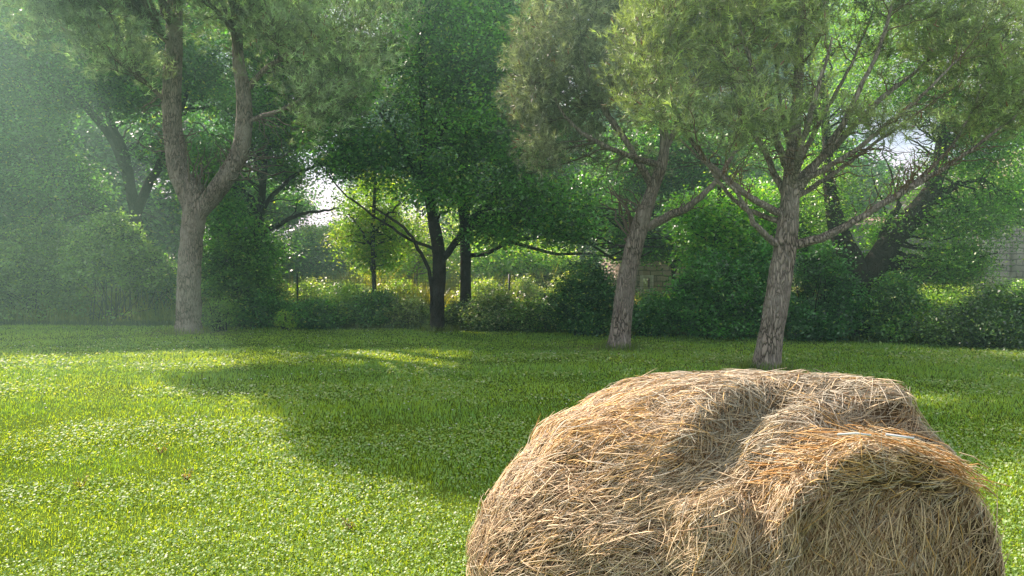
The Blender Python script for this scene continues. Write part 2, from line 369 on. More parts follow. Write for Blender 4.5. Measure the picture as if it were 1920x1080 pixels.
pine(P(1437, 700, Y3)*[1, 1, 0], 'right pine directly behind the hay bale with a wide spray of thin ascending branches',
     [(1436, 706, Y3, .205), (1441, 660, Y3, .19), (1452, 590, Y3, .178), (1465, 510, Y3, .172), (1474, 450, Y3, .165), (1479, 400, Y3, .14), (1484, 320, Y3, .115), (1492, 220, Y3, .085), (1500, 80, Y3, .06), (1510, -120, Y3, .03)],
     [[(1480, 462, Y3, .075), (1510, 455, Y3-.1, .068), (1560, 438, Y3-.2, .06), (1640, 395, Y3-.4, .052), (1740, 335, Y3-.5, .04), (1830, 275, Y3-.5, .025), (1900, 220, Y3-.5, .012)],
      [(1472, 465, Y3, .06), (1445, 450, Y3-.1, .05), (1425, 425, Y3-.2, .042), (1400, 375, Y3-.3, .03), (1370, 330, Y3-.4, .015)],
      [(1476, 405, Y3, .06), (1400, 365, Y3-.2, .05), (1330, 315, Y3-.3, .043), (1285, 255, Y3-.3, .035), (1245, 180, Y3-.2, .035), (1210, 90, Y3-.1, .018)],
      [(1482, 375, Y3, .08), (1520, 320, Y3-.1, .06), (1570, 240, Y3-.2, .045), (1610, 150, Y3-.3, .032), (1650, 60, Y3-.3, .03), (1680, -40, Y3-.3, .015)],
      [(1483, 350, Y3, .075), (1540, 300, Y3+.2, .06), (1640, 200, Y3+.4, .045), (1760, 100, Y3+.5, .02)],
      [(1483, 330, Y3, .06), (1450, 240, Y3-.3, .05), (1410, 130, Y3-.4, .035), (1380, 0, Y3-.4, .018)],
      [(1481, 390, Y3, .06), (1440, 300, Y3+.3, .05), (1370, 170, Y3+.5, .035), (1340, 30, Y3+.5, .018)],
      [(1482, 340, Y3, .05), (1530, 240, Y3+.3, .035), (1600, 110, Y3+.5, .022), (1640, 0, Y3+.6, .01)], [(1480, 380, Y3, .045), (1560, 330, Y3+.4, .035), (1680, 250, Y3+.7, .025), (1800, 170, Y3+.8, .01)],
      [(1482, 350, Y3, .05), (1580, 290, Y3-.4, .038), (1700, 200, Y3-.6, .026), (1800, 110, Y3-.7, .012)], [(1480, 300, Y3, .045), (1470, 200, Y3+.3, .03), (1450, 80, Y3+.5, .02), (1440, -60, Y3+.5, .01)],
      [(1477, 420, Y3, .045), (1400, 390, Y3+.2, .035), (1320, 300, Y3+.4, .026), (1250, 230, Y3+.5, .012)], [(1640, 395, Y3-.4, .035), (1720, 330, Y3-.2, .028), (1800, 240, Y3, .02), (1850, 140, Y3, .01)],
      [(1482, 362, Y3, .06), (1500, 270, Y3-.5, .05), (1530, 160, Y3-.9, .03), (1560, 60, Y3-1.1, .015)]],
     b3, 190, 2900, 4, (.115, .17, .05), (.21, .245, .08), nn=14, nlen=.125, nwid=.0095, zup=.5, tsig=.13, twigcol=(.16, .105, .065), gap=-.2,
     bare=[([(P(1640, 320, 11.7), (1.2, .7, .55)), (P(1780, 280, 11.6), (1.1, .7, .5)), (P(1680, 230, 11.5), (1.2, .8, .6))], 80), ([(P(1400, 300, 11.8), (.6, .6, .5)), (P(1470, 250, 11.6), (.7, .6, .6))], 110), ([(P(1700, 300, 11.5), (.9, .5, .3))], 25)])

# ------------------------------------------------------------------ broadleaf trees
def tree(base, label, trunk, limbs, blobs, nclump, nleaf, size, c1, c2, name='broadleaf_tree', cat='tree', group=None, nb=60, ntw=0, bark=None, sides=14, **kw):
    root = empty(name, base, label, cat, group)
    bark = bark or M_DARKBARK
    mb = MB(); tp, tr = smooth_path([P(*q[:3]) for q in trunk], [q[3] for q in trunk], 36)
    tubes(mb, tp, tr*(1+.3*np.exp(-np.maximum(tp[:, 2], 0)/.25)), sides, bump=.05, cap=True)
    mb.build('trunk', bark, root, True)
    paths = [tp[8:]]; rs = [tr[8:]]; mb = MB()
    for L in limbs:
        lp, lr = smooth_path([P(*q[:3]) for q in L], [q[3] for q in L], 22)
        lp[2:] += np.cumsum(R.normal(size=(20, 3))*.02, axis=0)
        tubes(mb, lp, lr, 10, bump=.05); paths.append(lp); rs.append(lr)
    t2 = in_blobs(blobs, nb, .6)
    p2, r2 = connect(*node_arrays(paths, rs), t2, rfac=.5, K=8, wob=.03); tubes(mb, p2, r2, 5)
    if ntw:
        t3 = in_blobs(blobs, ntw, .5)
        p3, r3 = connect(*node_arrays([q[2:] for q in p2], [q[2:] for q in r2]), t3, K=5, wob=.04)
        tubes(mb, p3, r3, 3)
    mb.build('branches', bark, root, True)
    mb = MB(); foliage(mb, blobs, nclump, nleaf, size, c1, c2, **kw); mb.build('crown', M_LEAF, root)
    return root
G1, G2 = (.035, .085, .03), (.07, .14, .035)          # deep green
S1, S2 = (.13, .23, .03), (.22, .31, .04)             # fresh light green
O1, O2 = (.07, .1, .05), (.11, .14, .07)              # grey olive green
BK = 'broadleaf trees along the back hedge'
# dark tree in the centre
tree(P(820, 622, 19)*[1, 1, 0], 'dark broadleaf tree in the centre with a straight black trunk before the wire fence',
     [(820, 626, 19, .17), (821, 560, 19, .165), (823, 480, 19, .16), (812, 410, 19, .14), (798, 340, 19, .12), (795, 250, 19, .1), (790, 120, 19, .07), (790, -40, 19, .03)],
     [[(812, 600, 19, .05), (800, 500, 18.8, .045), (760, 440, 18.6, .035), (700, 400, 18.5, .02)],
      [(826, 490, 19, .1), (850, 460, 19, .08), (880, 430, 19, .07), (960, 420, 19, .05), (1040, 440, 19, .03)],
      [(800, 360, 19, .08), (770, 280, 18.7, .06), (720, 200, 18.6, .03)],
      [(796, 300, 19, .08), (840, 220, 18.6, .06), (880, 120, 18.6, .03)],
      [(820, 470, 19, .045), (740, 430, 18.7, .03), (660, 370, 18.5, .02), (590, 300, 18.5, .02)]],
     [(P(800, 140, 19), (1.4, 1.7, 1.4)), (P(700, 280, 18.8), (1.3, 1.5, .9)), (P(880, 260, 18.9), (1.7, 1.8, 1.5)), (P(1000, 370, 18.8), (1.7, 1.5, .8)), (P(640, 290, 18.8), (.8, 1.1, .7)),
      (P(820, 350, 18.6), (1.2, 1.2, .6)), (P(900, 100, 19), (1.1, 1.6, 1.2)), (P(1050, 430, 18.8), (1.0, 1.2, .5)), (P(790, -40, 19.2), (1.6, 1.6, 1.3)), (P(930, 440, 18.8), (.8, 1, .35))],
     1500, 42, .10, G1, G2, group=BK, nb=90, ntw=400)
tree(P(872, 617, 20.3)*[1, 1, 0], 'second dark trunk just right of the central tree, rising into the same shade',
     [(872, 622, 20.3, .15), (873, 540, 20.3, .14), (872, 440, 20.3, .13), (868, 300, 20.3, .14), (900, 150, 20.3, .1), (930, 0, 20.3, .05)],
     [[(870, 430, 20.3, .1), (940, 350, 20.3, .08), (1010, 240, 20.5, .04)]],
     [(P(950, 180, 20.6), (1.8, 1.8, 2)), (P(920, 0, 20.8), (2, 2, 1.7)), (P(1030, 320, 20.6), (1.6, 1.5, 1.1)), (P(850, 60, 21), (1.5, 1.6, 1.6)), (P(1130, 420, 20.4), (1.3, 1.2, .6)), (P(1230, 465, 20.8), (1.2, .6, .5), 3), (P(1260, 420, 21), (1, .6, .6), 2.5)],
     1100, 42, .11, G1, (.05, .11, .035), group=BK)
# left hand background
tree(P(230, 612, 22.5)*[1, 1, 0], 'big dark tree behind the left pine with slanting limbs',
     [(270, 612, 22.5, .2), (262, 500, 22.5, .17), (250, 380, 22.5, .15), (215, 270, 22.5, .12), (140, 170, 22.5, .1), (90, 60, 22.5, .05)],
     [[(250, 380, 22.5, .16), (235, 300, 22.4, .13), (190, 200, 22.3, .08), (150, 90, 22.3, .04)], [(255, 400, 22.5, .14), (310, 280, 22.5, .1), (360, 150, 22.5, .05)],
      [(255, 430, 22.5, .12), (160, 380, 22.2, .08), (60, 330, 22.2, .04)]],
     [(P(120, 120, 23), (2.4, 2, 2)), (P(60, 260, 22.6), (1.8, 1.6, 1.3)), (P(260, 180, 23), (2.2, 1.8, 1.8)), (P(250, 330, 22.8), (1.9, 1.5, 1.2)), (P(30, 60, 23.5), (2, 1.8, 1.5)), (P(300, 60, 23.5), (2.6, 1.8, 1.5)),
      (P(420, 140, 23.2), (1.6, 1.6, 1.8)), (P(120, 340, 22.6), (1.6, 1.4, .9)), (P(200, 400, 22.3), (1.7, 1.2, .8)), (P(320, 420, 22.6), (1.4, 1.2, 1.0)), (P(310, 280, 22.9), (1.5, 1.2, 1.2)), (P(40, 400, 22.5), (1.5, 1.2, .8))],
     3000, 44, .11, (.04, .085, .04), (.07, .13, .05), group=BK, nb=70, ntw=200)
tree(P(-120, 610, 22.8)*[1, 1, 0], 'dark tree at the far left edge whose crown fills the upper corner',
     [(-120, 614, 22.8, .25), (-110, 400, 22.8, .2), (-90, 150, 22.8, .1)], [[(-112, 400, 22.8, .1), (-40, 250, 22.8, .05)]],
     [(P(-80, 100, 22.8), (2.2, 2, 2.2)), (P(-60, 320, 22.6), (1.7, 1.6, 1.4)), (P(-20, 420, 22.4), (1.0, 1.2, .8))],
     900, 44, .11, (.04, .085, .04), (.08, .13, .05), group=BK)
tree(P(500, 612, 21.5)*[1, 1, 0], 'leafy green tree between the left pine and the sky gap',
     [(478, 614, 21.5, .16), (480, 500, 21.5, .13), (490, 380, 21.5, .11), (500, 250, 21.5, .06)],
     [[(486, 400, 21.5, .08), (550, 330, 21.3, .05), (610, 300, 21.2, .02)], [(484, 440, 21.5, .08), (560, 410, 21.4, .05), (630, 390, 21.4, .02)]],
     [(P(470, 430, 21.5), (1.3, 1.2, 1.2)), (P(520, 370, 21.5), (.9, 1.1, .8)), (P(420, 330, 22), (1.2, 1.2, 1.3)), (P(500, 220, 21.8), (1.2, 1.3, 1.1)), (P(590, 405, 21.4), (.75, .8, .28)), (P(620, 150, 22), (1.3, 1.4, 1.3)),
      (P(520, 60, 22.2), (1.6, 1.6, 1.5)), (P(560, 250, 21.6), (.6, 1, .45)), (P(440, 520, 21.4), (1.1, 1, .9)), (P(430, 260, 22.3), (1.5, 1, 1.3)), (P(400, 400, 22.2), (1.2, .8, 1.1)), (P(530, 320, 22.2), (.5, .6, .6)), (P(500, 390, 22.2), (1.1, .8, .7))],
     2300, 42, .10, (.045, .10, .035), (.09, .17, .045), group=BK, nb=70, ntw=250)
# fresh green young tree behind fence
tree(P(702, 606, 21.8)*[1, 1, 0], 'young tree with a thin straight stem and fresh yellow green leaves near the fence',
     [(703, 608, 21.8, .07), (701, 520, 21.8, .065), (699, 440, 21.8, .06), (702, 370, 21.8, .045), (705, 300, 21.8, .02)],
     [[(700, 460, 21.8, .04), (650, 410, 21.8, .02)], [(700, 440, 21.8, .04), (760, 390, 21.8, .02)]],
     [(P(690, 400, 22.4), (.9, 1, .8)), (P(740, 430, 22.4), (.9, 1, .9)), (P(660, 450, 22.2), (.8, .9, .6)), (P(760, 370, 22.4), (.8, .9, .6)), (P(700, 490, 22.2), (.9, .8, .35)), (P(700, 340, 22.2), (.4, .5, .35))],
     520, 38, .085, S1, S2, group='young trees near the fence', sigma=.22)
tree(P(778, 600, 27)*[1, 1, 0], 'slender pale stemmed tree beyond the fence left of the central trunk',
     [(780, 585, 27, .09), (779, 520, 27, .08), (781, 460, 27, .06), (785, 350, 27, .04)], [],
     [(P(790, 440, 27.5), (1.5, 1.4, 1.2)), (P(740, 500, 27.5), (1.3, 1.2, .7)), (P(850, 450, 27.5), (1.2, 1.2, 1.2))],
     420, 38, .1, S1, (.2, .27, .04), group='young trees near the fence', bark=M_PINE)
tree(P(1010, 600, 26)*[1, 1, 0], 'bright yellow green tree beyond the fence right of the central trunks',
     [(1010, 590, 26, .1), (1005, 500, 26, .08), (1000, 420, 26, .04)], [],
     [(P(1000, 500, 26), (1.5, 1.3, .8)), (P(940, 480, 26), (1.1, 1, .7)), (P(1070, 520, 26), (1, 1, .5)), (P(1120, 495, 26), (.7, .7, .35)), (P(960, 540, 26), (1.1, .8, .35))],
     640, 38, .1, S1, (.19, .27, .04), group='young trees near the fence', vary=.5)
# green tree between middle and right pine
tree(P(1360, 630, 18.2)*[1, 1, 0], 'bushy green tree between the middle and right pines with sunlit leaf sprays',
     [(1330, 636, 18.2, .12), (1335, 540, 18.2, .1), (1345, 440, 18.2, .07), (1350, 330, 18.2, .04)], [],
     [(P(1350, 440, 18.6), (.8, .9, .8)), (P(1310, 400, 18.4), (.6, .7, .5)), (P(1400, 400, 18.8), (.7, .8, .8)), (P(1380, 500, 18.6), (.8, .8, .5)), (P(1320, 480, 18.3), (.45, .5, .3))],
     520, 40, .1, (.06, .14, .03), (.14, .25, .04), group='young trees near the fence', vary=.5)
tree(P(1290, 620, 30)*[1, 1, 0], 'tall dark tree behind the gap between the middle and right pines',
     [(1300, 590, 30, .26), (1300, 400, 30, .2), (1310, 150, 30, .1)], [],
     [(P(1280, 380, 30.5), (2.2, 1.5, 1.4)), (P(1220, 300, 31), (2.7, 1.8, 1.6)), (P(1330, 250, 30.5), (2.5, 1.8, 2)), (P(1300, 60, 31), (3, 2, 2.4)), (P(1160, 410, 31), (1.8, 1.4, .9)), (P(1440, 330, 30.5), (1.7, 1.4, 1.9)), (P(1240, 440, 30.5), (1.3, 1, .5))],
     1400, 42, .15, G1, G2, group=BK, sigma=.35)
tree(P(1250, 620, 22.2)*[1, 1, 0], 'small dark tree whose low boughs arch over the stone hut',
     [(1262, 612, 22.2, .07), (1265, 540, 22.2, .06), (1255, 470, 22.2, .05), (1240, 420, 22.2, .03)], [],
     [(P(1240, 462, 22.2), (1.25, .7, .45)), (P(1200, 430, 22.4), (1.3, .8, .6)), (P(1290, 440, 22.4), (1.0, .8, .6)), (P(1170, 470, 22.2), (.6, .6, .35)), (P(1160, 350, 22.8), (1.4, .9, 1.1))],
     820, 42, .1, G1, G2, group=BK, gap=-.8, sigma=.2)
tree(P(1330, 620, 22.5)*[1, 1, 0], 'dark tree standing close behind the bushy green tree',
     [(1325, 612, 22.5, .12), (1325, 450, 22.5, .1), (1318, 330, 22.5, .06)], [],
     [(P(1300, 330, 22.6), (1.5, 1, 1.2)), (P(1390, 330, 22), (1.2, .9, 1.1)), (P(1250, 280, 22.8), (1.2, .9, 1.0))], 700, 42, .1, G1, G2, group=BK, gap=-.6)
tree(P(1500, 625, 20)*[1, 1, 0], 'dark tree between the right pine and the thick leaning trunk',
     [(1515, 625, 20, .1), (1512, 480, 20, .08), (1510, 350, 20, .05)], [],
     [(P(1515, 420, 20), (.9, .8, 1.0)), (P(1450, 400, 20.3), (.8, .8, .9)), (P(1530, 300, 20), (.8, .8, .8))], 480, 42, .09, G1, G2, group=BK, gap=-.6)
tree(P(500, 600, 27)*[1, 1, 0], 'small dark tree filling the lower left of the sky gap',
     [(500, 583, 27, .12), (500, 480, 27, .1), (505, 400, 27, .05)], [],
     [(P(500, 395, 27), (1.5, 1, 1.1)), (P(460, 350, 27.5), (1.3, 1, 1.2)), (P(545, 400, 27), (.7, 1, .6))], 560, 42, .12, G1, G2, group=BK, gap=-.7)
# old leaning willow on the right
Yw = 17.0
tree(P(1612, 640, Yw)*[1, 1, 0], 'old thick dark trunk on the right splitting low into two leaning limbs',
     [(1606, 648, Yw, .5), (1608, 600, Yw, .42), (1612, 545, Yw, .36), (1600, 500, Yw, .27), (1578, 450, Yw, .22), (1560, 380, Yw, .16), (1550, 260, Yw, .1), (1540, 120, Yw, .05)],
     [[(1612, 560, Yw, .3), (1640, 505, Yw-.1, .27), (1675, 450, Yw-.2, .24), (1715, 400, Yw-.2, .22), (1750, 350, Yw-.2, .16), (1770, 260, Yw-.1, .12), (1790, 120, Yw, .08), (1810, -30, Yw, .04)],
      [(1735, 372, Yw-.2, .1), (1790, 350, Yw-.3, .07), (1850, 340, Yw-.4, .03)],
      [(1765, 290, Yw-.1, .09), (1840, 180, Yw, .06), (1900, 60, Yw, .03)],
      [(1650, 480, Yw-.1, .09), (1660, 430, Yw, .07), (1700, 385, Yw, .05)]],
     [(P(1620, 180, 17.2), (1.5, 1.5, 1.8)), (P(1760, 180, 17), (1.4, 1.5, 1.5)), (P(1860, 280, 16.8), (1.2, 1.4, 1.3)), (P(1800, 430, 16.6), (1.15, .9, .75)), (P(1560, 330, 17.3), (1.1, 1.2, 1.0)), (P(1690, 330, 17.1), (.9, 1, .5)),
      (P(1880, 100, 17), (1.2, 1.4, 1.6)), (P(1780, 500, 16.6), (.8, .6, .4), 2.5), (P(1800, 400, 17.5), (1.3, .8, .7), 3), (P(1720, 230, 17.6), (1.2, .8, 1.0), 3.2), (P(1800, 270, 17.4), (1.0, .8, .8), 2.6), (P(1700, 20, 17.2), (2, 1.6, 1.4)), (P(1550, 420, 17.3), (.55, .6, .5)), (P(1660, 420, 16.7), (.3, .4, .45))],
     2600, 40, .075, (.06, .12, .035), (.12, .19, .05), group=BK, nb=140, ntw=700, gap=-.3, aspect=.4, sigma=.24)
tree(P(2060, 640, 19)*[1, 1, 0], 'light leafed tree at the right edge in front of the stone barn',
     [(2060, 640, 19, .2), (2040, 450, 19, .15), (2000, 200, 19, .08)], [],
     [(P(1960, 260, 19), (1.4, 1.5, 1.6)), (P(1990, 60, 19), (1.7, 1.5, 1.6)), (P(2100, 300, 19), (1.8, 1.6, 1.8)), (P(1900, 380, 18.6), (.8, .8, .6)), (P(1860, 350, 18.6), (.8, .8, .6))],
     700, 40, .09, (.07, .13, .04), (.13, .2, .05), group=BK, gap=-.1, nb=90)
# taller trees behind
back = [(-20, 150, 44, 6, 'pale green tree top behind the far left trees'), (330, 90, 46, 6.2, 'tree top seen between the two limbs of the left pine'), (490, -40, 47, 5.2, 'tall tree rising above the sky gap on the left'),
        (850, 40, 44, 6, 'tall dark tree rising above the central tree'), (1120, 150, 45, 6.2, 'dark tree behind the crown of the middle pine'), (1450, 160, 42, 5.8, 'tree behind the top of the right pine trunk'),
        (1000, 380, 43, 3.8, 'low dark tree behind the central branches'),
        (60, 330, 29, 3.2, 'dark tree filling the gap low behind the far left trees'), (240, 360, 30, 3.2, 'dark tree filling the gap left of the left pine trunk'), 
        (740, 230, 44, 4.2, 'tree seen left of the central trunk far behind'), (910, 330, 46, 4.2, 'tree seen right of the central trunk far behind'), (1190, 340, 43, 4.2, 'distant tree low behind the middle pine'),
        (1540, 400, 36, 2.4, 'distant tree behind the leaning trunk'), (150, 480, 30, 2.6, 'low dense tree behind the laurel bushes on the left')]
for (px, py, Y, rr, lb) in back:
    c = P(px, py, Y)
    bl = [(c, (rr, rr*.7, rr)), (c+[rr*.5, 0, rr*.5], (rr*.7, rr*.6, rr*.6)), (c+[-rr*.5, 0, rr*.6], (rr*.7, rr*.6, rr*.6)), (c+[0, 0, -rr*.6], (rr*.8, rr*.6, rr*.5))]
    if Y > 40: c[2] = max(c[2], 3)
    tree(c*[1, 1, 0], lb, [(px, 495+1450*1.65/Y, Y, .28), (px, py, Y, .15), (px, py-100, Y, .06)], [], bl, 1100, 36, .24, (.03, .08, .028), (.06, .13, .035), group=BK, sigma=.6, gap=-.5 if px < 1300 else -.2)

# ------------------------------------------------------------------ bushes
def bush(x, y, Y, w, h, label, c1, c2, n=260, size=.08, name='shrub', blobs=None, group='shrubs along the back edge of the lawn', seedstems=10, yb=None, **kw):
    """x,y: pixel of the foot"""
    b = P(x, y, Y); b[2] = 0
    root = empty(name, b, label, 'shrub', group)
    if blobs is None:
        blobs = [(b+[0, 0, h*.5], (w*.5, w*.4, h*.5)), (b+[w*.25, -.1, h*.38], (w*.3, w*.3, h*.38)), (b+[-w*.27, .05, h*.4], (w*.28, w*.3, h*.4)), (b+[w*.08, 0, h*.75], (w*.28, w*.25, h*.28)), (b+[0, -.1, .25], (w*.45, w*.35, .3))]
    mb = MB(); e = in_blobs(blobs, seedstems*3, .6); s = b+R.normal(size=e.shape)*[.12*w, .08, 0]
    k = (s+e)/2+R.normal(size=e.shape)*.06; k[:, 2] += .1
    tubes(mb, np.stack([s, k, e], 1), np.tile([.02, .013, .005], (len(e), 1)), 5, (.8, .8, .8)); mb.build('stems', M_DARKBARK, root, True)
    mb = MB(); kw.setdefault('sigma', .14); kw.setdefault('gap', -.6)
    foliage(mb, blobs, n, 38, size, c1, c2, **kw); mb.build('foliage', M_LEAF, root)
    return root
bush(60, 607, 21.6, 3.2, 2.9, 'large grey green laurel bush at the far left edge', O1, O2, 950, .095)
bush(205, 608, 21.3, 2.9, 3.0, 'wide olive green bush just left of the left pine trunk', O1, (.12, .16, .06), 950, .095)
bush(-90, 606, 21.8, 3.2, 3.2, 'grey green bush reaching in from outside the left edge', O1, O2, 700, .095)
bush(300, 608, 22.0, 1.8, 2.2, 'dark bush directly behind the left pine trunk', (.04, .08, .04), (.07, .12, .05), 420, .09)
bush(430, 606, 20.6, 2.1, 2.3, 'mid green bush right of the left pine trunk', (.055, .1, .04), (.1, .15, .05), 620, .09)
bush(410, 622, 18.9, .7, .9, 'small light shrub of upright shoots at the foot of the left pine', (.09, .14, .05), (.13, .18, .06), 70, .06, sigma=.1)
bush(500, 612, 20.2, 1.5, .95, 'low dark bush beside the sunny gap', G1, (.05, .1, .04), 260, .08)
bush(600, 616, 20.0, 1.8, .7, 'dark leafy bush below the lit fence panel', G1, (.06, .12, .04), 320, .08)
bush(640, 612, 20.6, 1.4, 1.25, 'tangled shrub with pale sunlit leaves against the fence', (.06, .11, .04), (.14, .19, .07), 250, .07, bright=.12)
bush(705, 616, 20.1, 1.3, .9, 'dark shrub around the thin young stem', G1, (.06, .11, .04), 280, .08)
bush(765, 616, 20.0, 1.2, .72, 'brownish shrub left of the central trunk', (.07, .09, .045), (.14, .15, .08), 230, .07, bright=.12, bcol=(.3, .28, .14))
bush(540, 616, 19.4, .5, .35, 'tiny pale weed clump on the bare sunny patch', S1, (.2, .26, .08), 40, .05, sigma=.07)
bush(850, 620, 19.8, .9, .55, 'low dark shrub between the two central trunks', (.045, .06, .035), (.07, .09, .045), 160, .07)
bush(925, 620, 19.2, 1.2, 1.0, 'rambling shrub with cream coloured leaves right of the central trunks', (.07, .1, .05), (.13, .15, .08), 260, .075, bright=.2, bcol=(.42, .38, .22))
bush(1000, 622, 19.0, 1.4, .75, 'mid green shrub mound with scattered pale leaves', (.06, .1, .04), (.12, .16, .06), 300, .075, bright=.1, bcol=(.35, .35, .18))
bush(1100, 628, 17.8, 1.5, 1.75, 'round dark evergreen shrub left of the middle pine trunk', (.03, .07, .03), (.05, .1, .04), 480, .07, gap=-.9)
bush(1215, 632, 17.6, 1.1, 1.0, 'low dark shrub right of the middle pine trunk', G1, (.05, .11, .04), 240, .07)
bush(1255, 625, 19.6, .9, 1.35, 'yellow green sunlit shrub below the stone hut', S1, (.2, .27, .04), 200, .08)
bush(1345, 638, 17.4, 2.0, 1.9, 'big dark green shrub between the middle and right pines', (.03, .08, .03), (.05, .12, .035), 620, .085, bright=.02)
bush(1420, 640, 17.6, 1.3, 2.2, 'tall dark green shrub behind the right pine trunk', (.03, .08, .03), (.05, .12, .035), 420, .085)
bush(1530, 644, 16.8, 1.7, 2.0, 'dark green shrub filling the space left of the thick leaning trunk', (.03, .08, .03), (.05, .11, .04), 560, .08, bright=.02)
bush(1672, 645, 16.4, 1.0, 1.45, 'ivy green shrub right of the thick leaning trunk', (.05, .1, .035), (.09, .15, .045), 320, .07, bright=.1)
bush(1790, 655, 15.6, 1.0, .72, 'dark bramble below the sunlit weeds', (.05, .08, .035), (.09, .12, .05), 300, .07)
bush(1872, 660, 15.2, 1.3, 1.3, 'dark bramble bush at the right edge of the lawn', (.05, .08, .035), (.09, .13, .05), 400, .07)
bush(1975, 662, 15.1, 1.4, 1.35, 'bramble bush reaching past the right edge', (.05, .08, .035), (.1, .14, .05), 300, .07)
bush(1642, 640, 18.6, 1.2, 2.6, 'tall yellow green shrub seen in the fork of the thick leaning trunk', (.09, .17, .04), S1, 360, .075)
bush(1740, 648, 16.2, .55, .9, 'narrow yellow green shrub beside the brambles', S1, S2, 110, .065)
bush(1775, 612, 20.8, 1.9, 1.15, 'bright yellow green weeds in the sun before the barn', (.15, .24, .03), (.28, .34, .06), 420, .07, flat=.1, aspect=.3)
bush(1915, 640, 19.6, 1.5, 1.15, 'green shrub behind the brambles in front of the barn wall', (.08, .13, .04), S1, 260, .075)
bush(1690, 640, 18.8, .9, 1.0, 'dark green shrub against the board wall', (.05, .1, .035), (.09, .15, .045), 160, .075)
# beyond the fence
bush(600, 545, 34, 3.6, 2.6, 'clipped dark hedge beyond the fence with sunlit yellow and pink tips', (.04, .09, .03), (.07, .13, .035), 700, .13, group='hedges and thickets beyond the fence', name='hedge',
     blobs=[(P(605, 500, 34), (2.0, 1.0, 1.25)), (P(560, 480, 34), (1.3, 1, 1.2)), (P(655, 470, 34), (.9, 1, .9))], sigma=.25)
bush(600, 545, 34, 3, 2.6, 'pink and yellow blossoming top growth above the dark hedge', S1, (.42, .3, .16), 200, .11, group='hedges and thickets beyond the fence', name='hedge',
     blobs=[(P(590, 440, 34.3), (.9, .8, .35)), (P(640, 430, 34.3), (.9, .8, .3)), (P(570, 450, 34.3), (.5, .8, .3))], sigma=.2)
for (px, py, Y, rx, rz, lb) in [(450, 500, 36, 3.2, 2.8, 'dark thicket far beyond the fence on the left'), (250, 520, 38, 4.5, 2.8, 'thicket beyond the left hedge'), (60, 520, 38, 4.5, 3, 'thicket beyond the far left bushes'),
                            (760, 480, 40, 3.4, 2.2, 'green thicket beyond the fence behind the pale stem'), (900, 490, 38, 3.2, 2.3, 'green thicket beyond the fence behind the central trunks'), (1080, 490, 44, 4, 2.6, 'green thicket beyond the fence near the stone hut'),
                            (1420, 480, 34, 3.2, 3, 'dark thicket beyond the right pine'), (1560, 490, 34, 2.6, 2.5, 'dark thicket behind the thick leaning trunk'), (-150, 500, 36, 4, 4, 'thicket outside the left edge')]:
    c = P(px, py, Y)
    bush(px, 540, Y, rx, rz, lb, (.06, .13, .03), (.14, .22, .04), 420, .17, group='hedges and thickets beyond the fence', name='thicket',
         blobs=[(c, (rx*.7, 1.4, rz*.8)), (c+[rx*.5, 0, -rz*.2], (rx*.5, 1.2, rz*.6)), (c+[-rx*.5, 0, -rz*.1], (rx*.5, 1.2, rz*.6)), (c*[1, 1, 0]+[0, 0, .6], (rx*.9, 1.4, .8))], sigma=.36)

for (px, Y, w_, h_, lb) in [(585, 23.2, 1.6, 1.15, 'sunlit pale green shrub just beyond the fence under the clipped hedge'), (650, 22.6, 1.3, 1.0, 'sunlit yellow green shrub beyond the fence left of the thin stem'), (745, 23, 1.5, 1.1, 'sunlit tangled shrub beyond the fence right of the thin stem'),
                        (905, 23.4, 1.6, 1.1, 'sunlit shrub beyond the fence right of the central trunks'), (985, 24, 1.5, 1.2, 'yellow green shrub beyond the fence under the bright tree'), (1065, 23.6, 1.2, 1.3, 'light green shrub beyond the fence above the round evergreen')]:
    bush(px, 600, Y, w_, h_, lb, (.13, .2, .05), (.24, .28, .08), 230, .09, group='sunlit shrubs beyond the fence')
# ------------------------------------------------------------------ ground
def ground_h(x, y): return np.zeros_like(x)
mb = MB()
gx = np.r_[-400, -120, np.linspace(-40, 40, 81), 120, 400]; gy = np.r_[-60, -10, np.linspace(-2, 60, 63), 140, 500]
X, Yg = np.meshgrid(gx, gy, indexing='ij'); Z = np.zeros_like(X)
i = np.arange(len(gx)-1)[:, None]*len(gy)+np.arange(len(gy)-1)[None]
f = np.stack([i, i+len(gy), i+len(gy)+1, i+1], -1).reshape(-1, 4)
mb.add(np.stack([X, Yg, Z], -1).reshape(-1, 3), f)
m, nt, out = nodes('lawn_soil'); L = nt.links.new
tc = nd(nt, 'ShaderNodeTexCoord'); n1 = nd(nt, 'ShaderNodeTexNoise', i_Scale=1.3, i_Detail=8.0, i_Roughness=.7); L(tc.outputs['Object'], n1.inputs['Vector'])
n2 = nd(nt, 'ShaderNodeTexNoise', i_Scale=60.0, i_Detail=4.0); L(tc.outputs['Object'], n2.inputs['Vector'])
cr = nd(nt, 'ShaderNodeValToRGB'); e = cr.color_ramp.elements; e[0].position = .35; e[0].color = (.08, .13, .02, 1); e[1].position = .7; e[1].color = (.15, .22, .03, 1); L(n1.outputs['Fac'], cr.inputs['Fac'])
c2 = nd(nt, 'ShaderNodeValToRGB'); e = c2.color_ramp.elements; e[0].position = .35; e[0].color = (.35, .35, .3, 1); e[1].position = .65; L(n2.outputs['Fac'], c2.inputs['Fac'])
mm = nd(nt, 'ShaderNodeMix', data_type='RGBA', blend_type='MULTIPLY'); mm.inputs['Factor'].default_value = .8; L(cr.outputs[0], mm.inputs['A']); L(c2.outputs[0], mm.inputs['B'])
b = nd(nt, 'ShaderNodeBsdfPrincipled', i_Roughness=1.0); b.inputs['Specular IOR Level'].default_value = 0; L(mm.outputs['Result'], b.inputs['Base Color'])
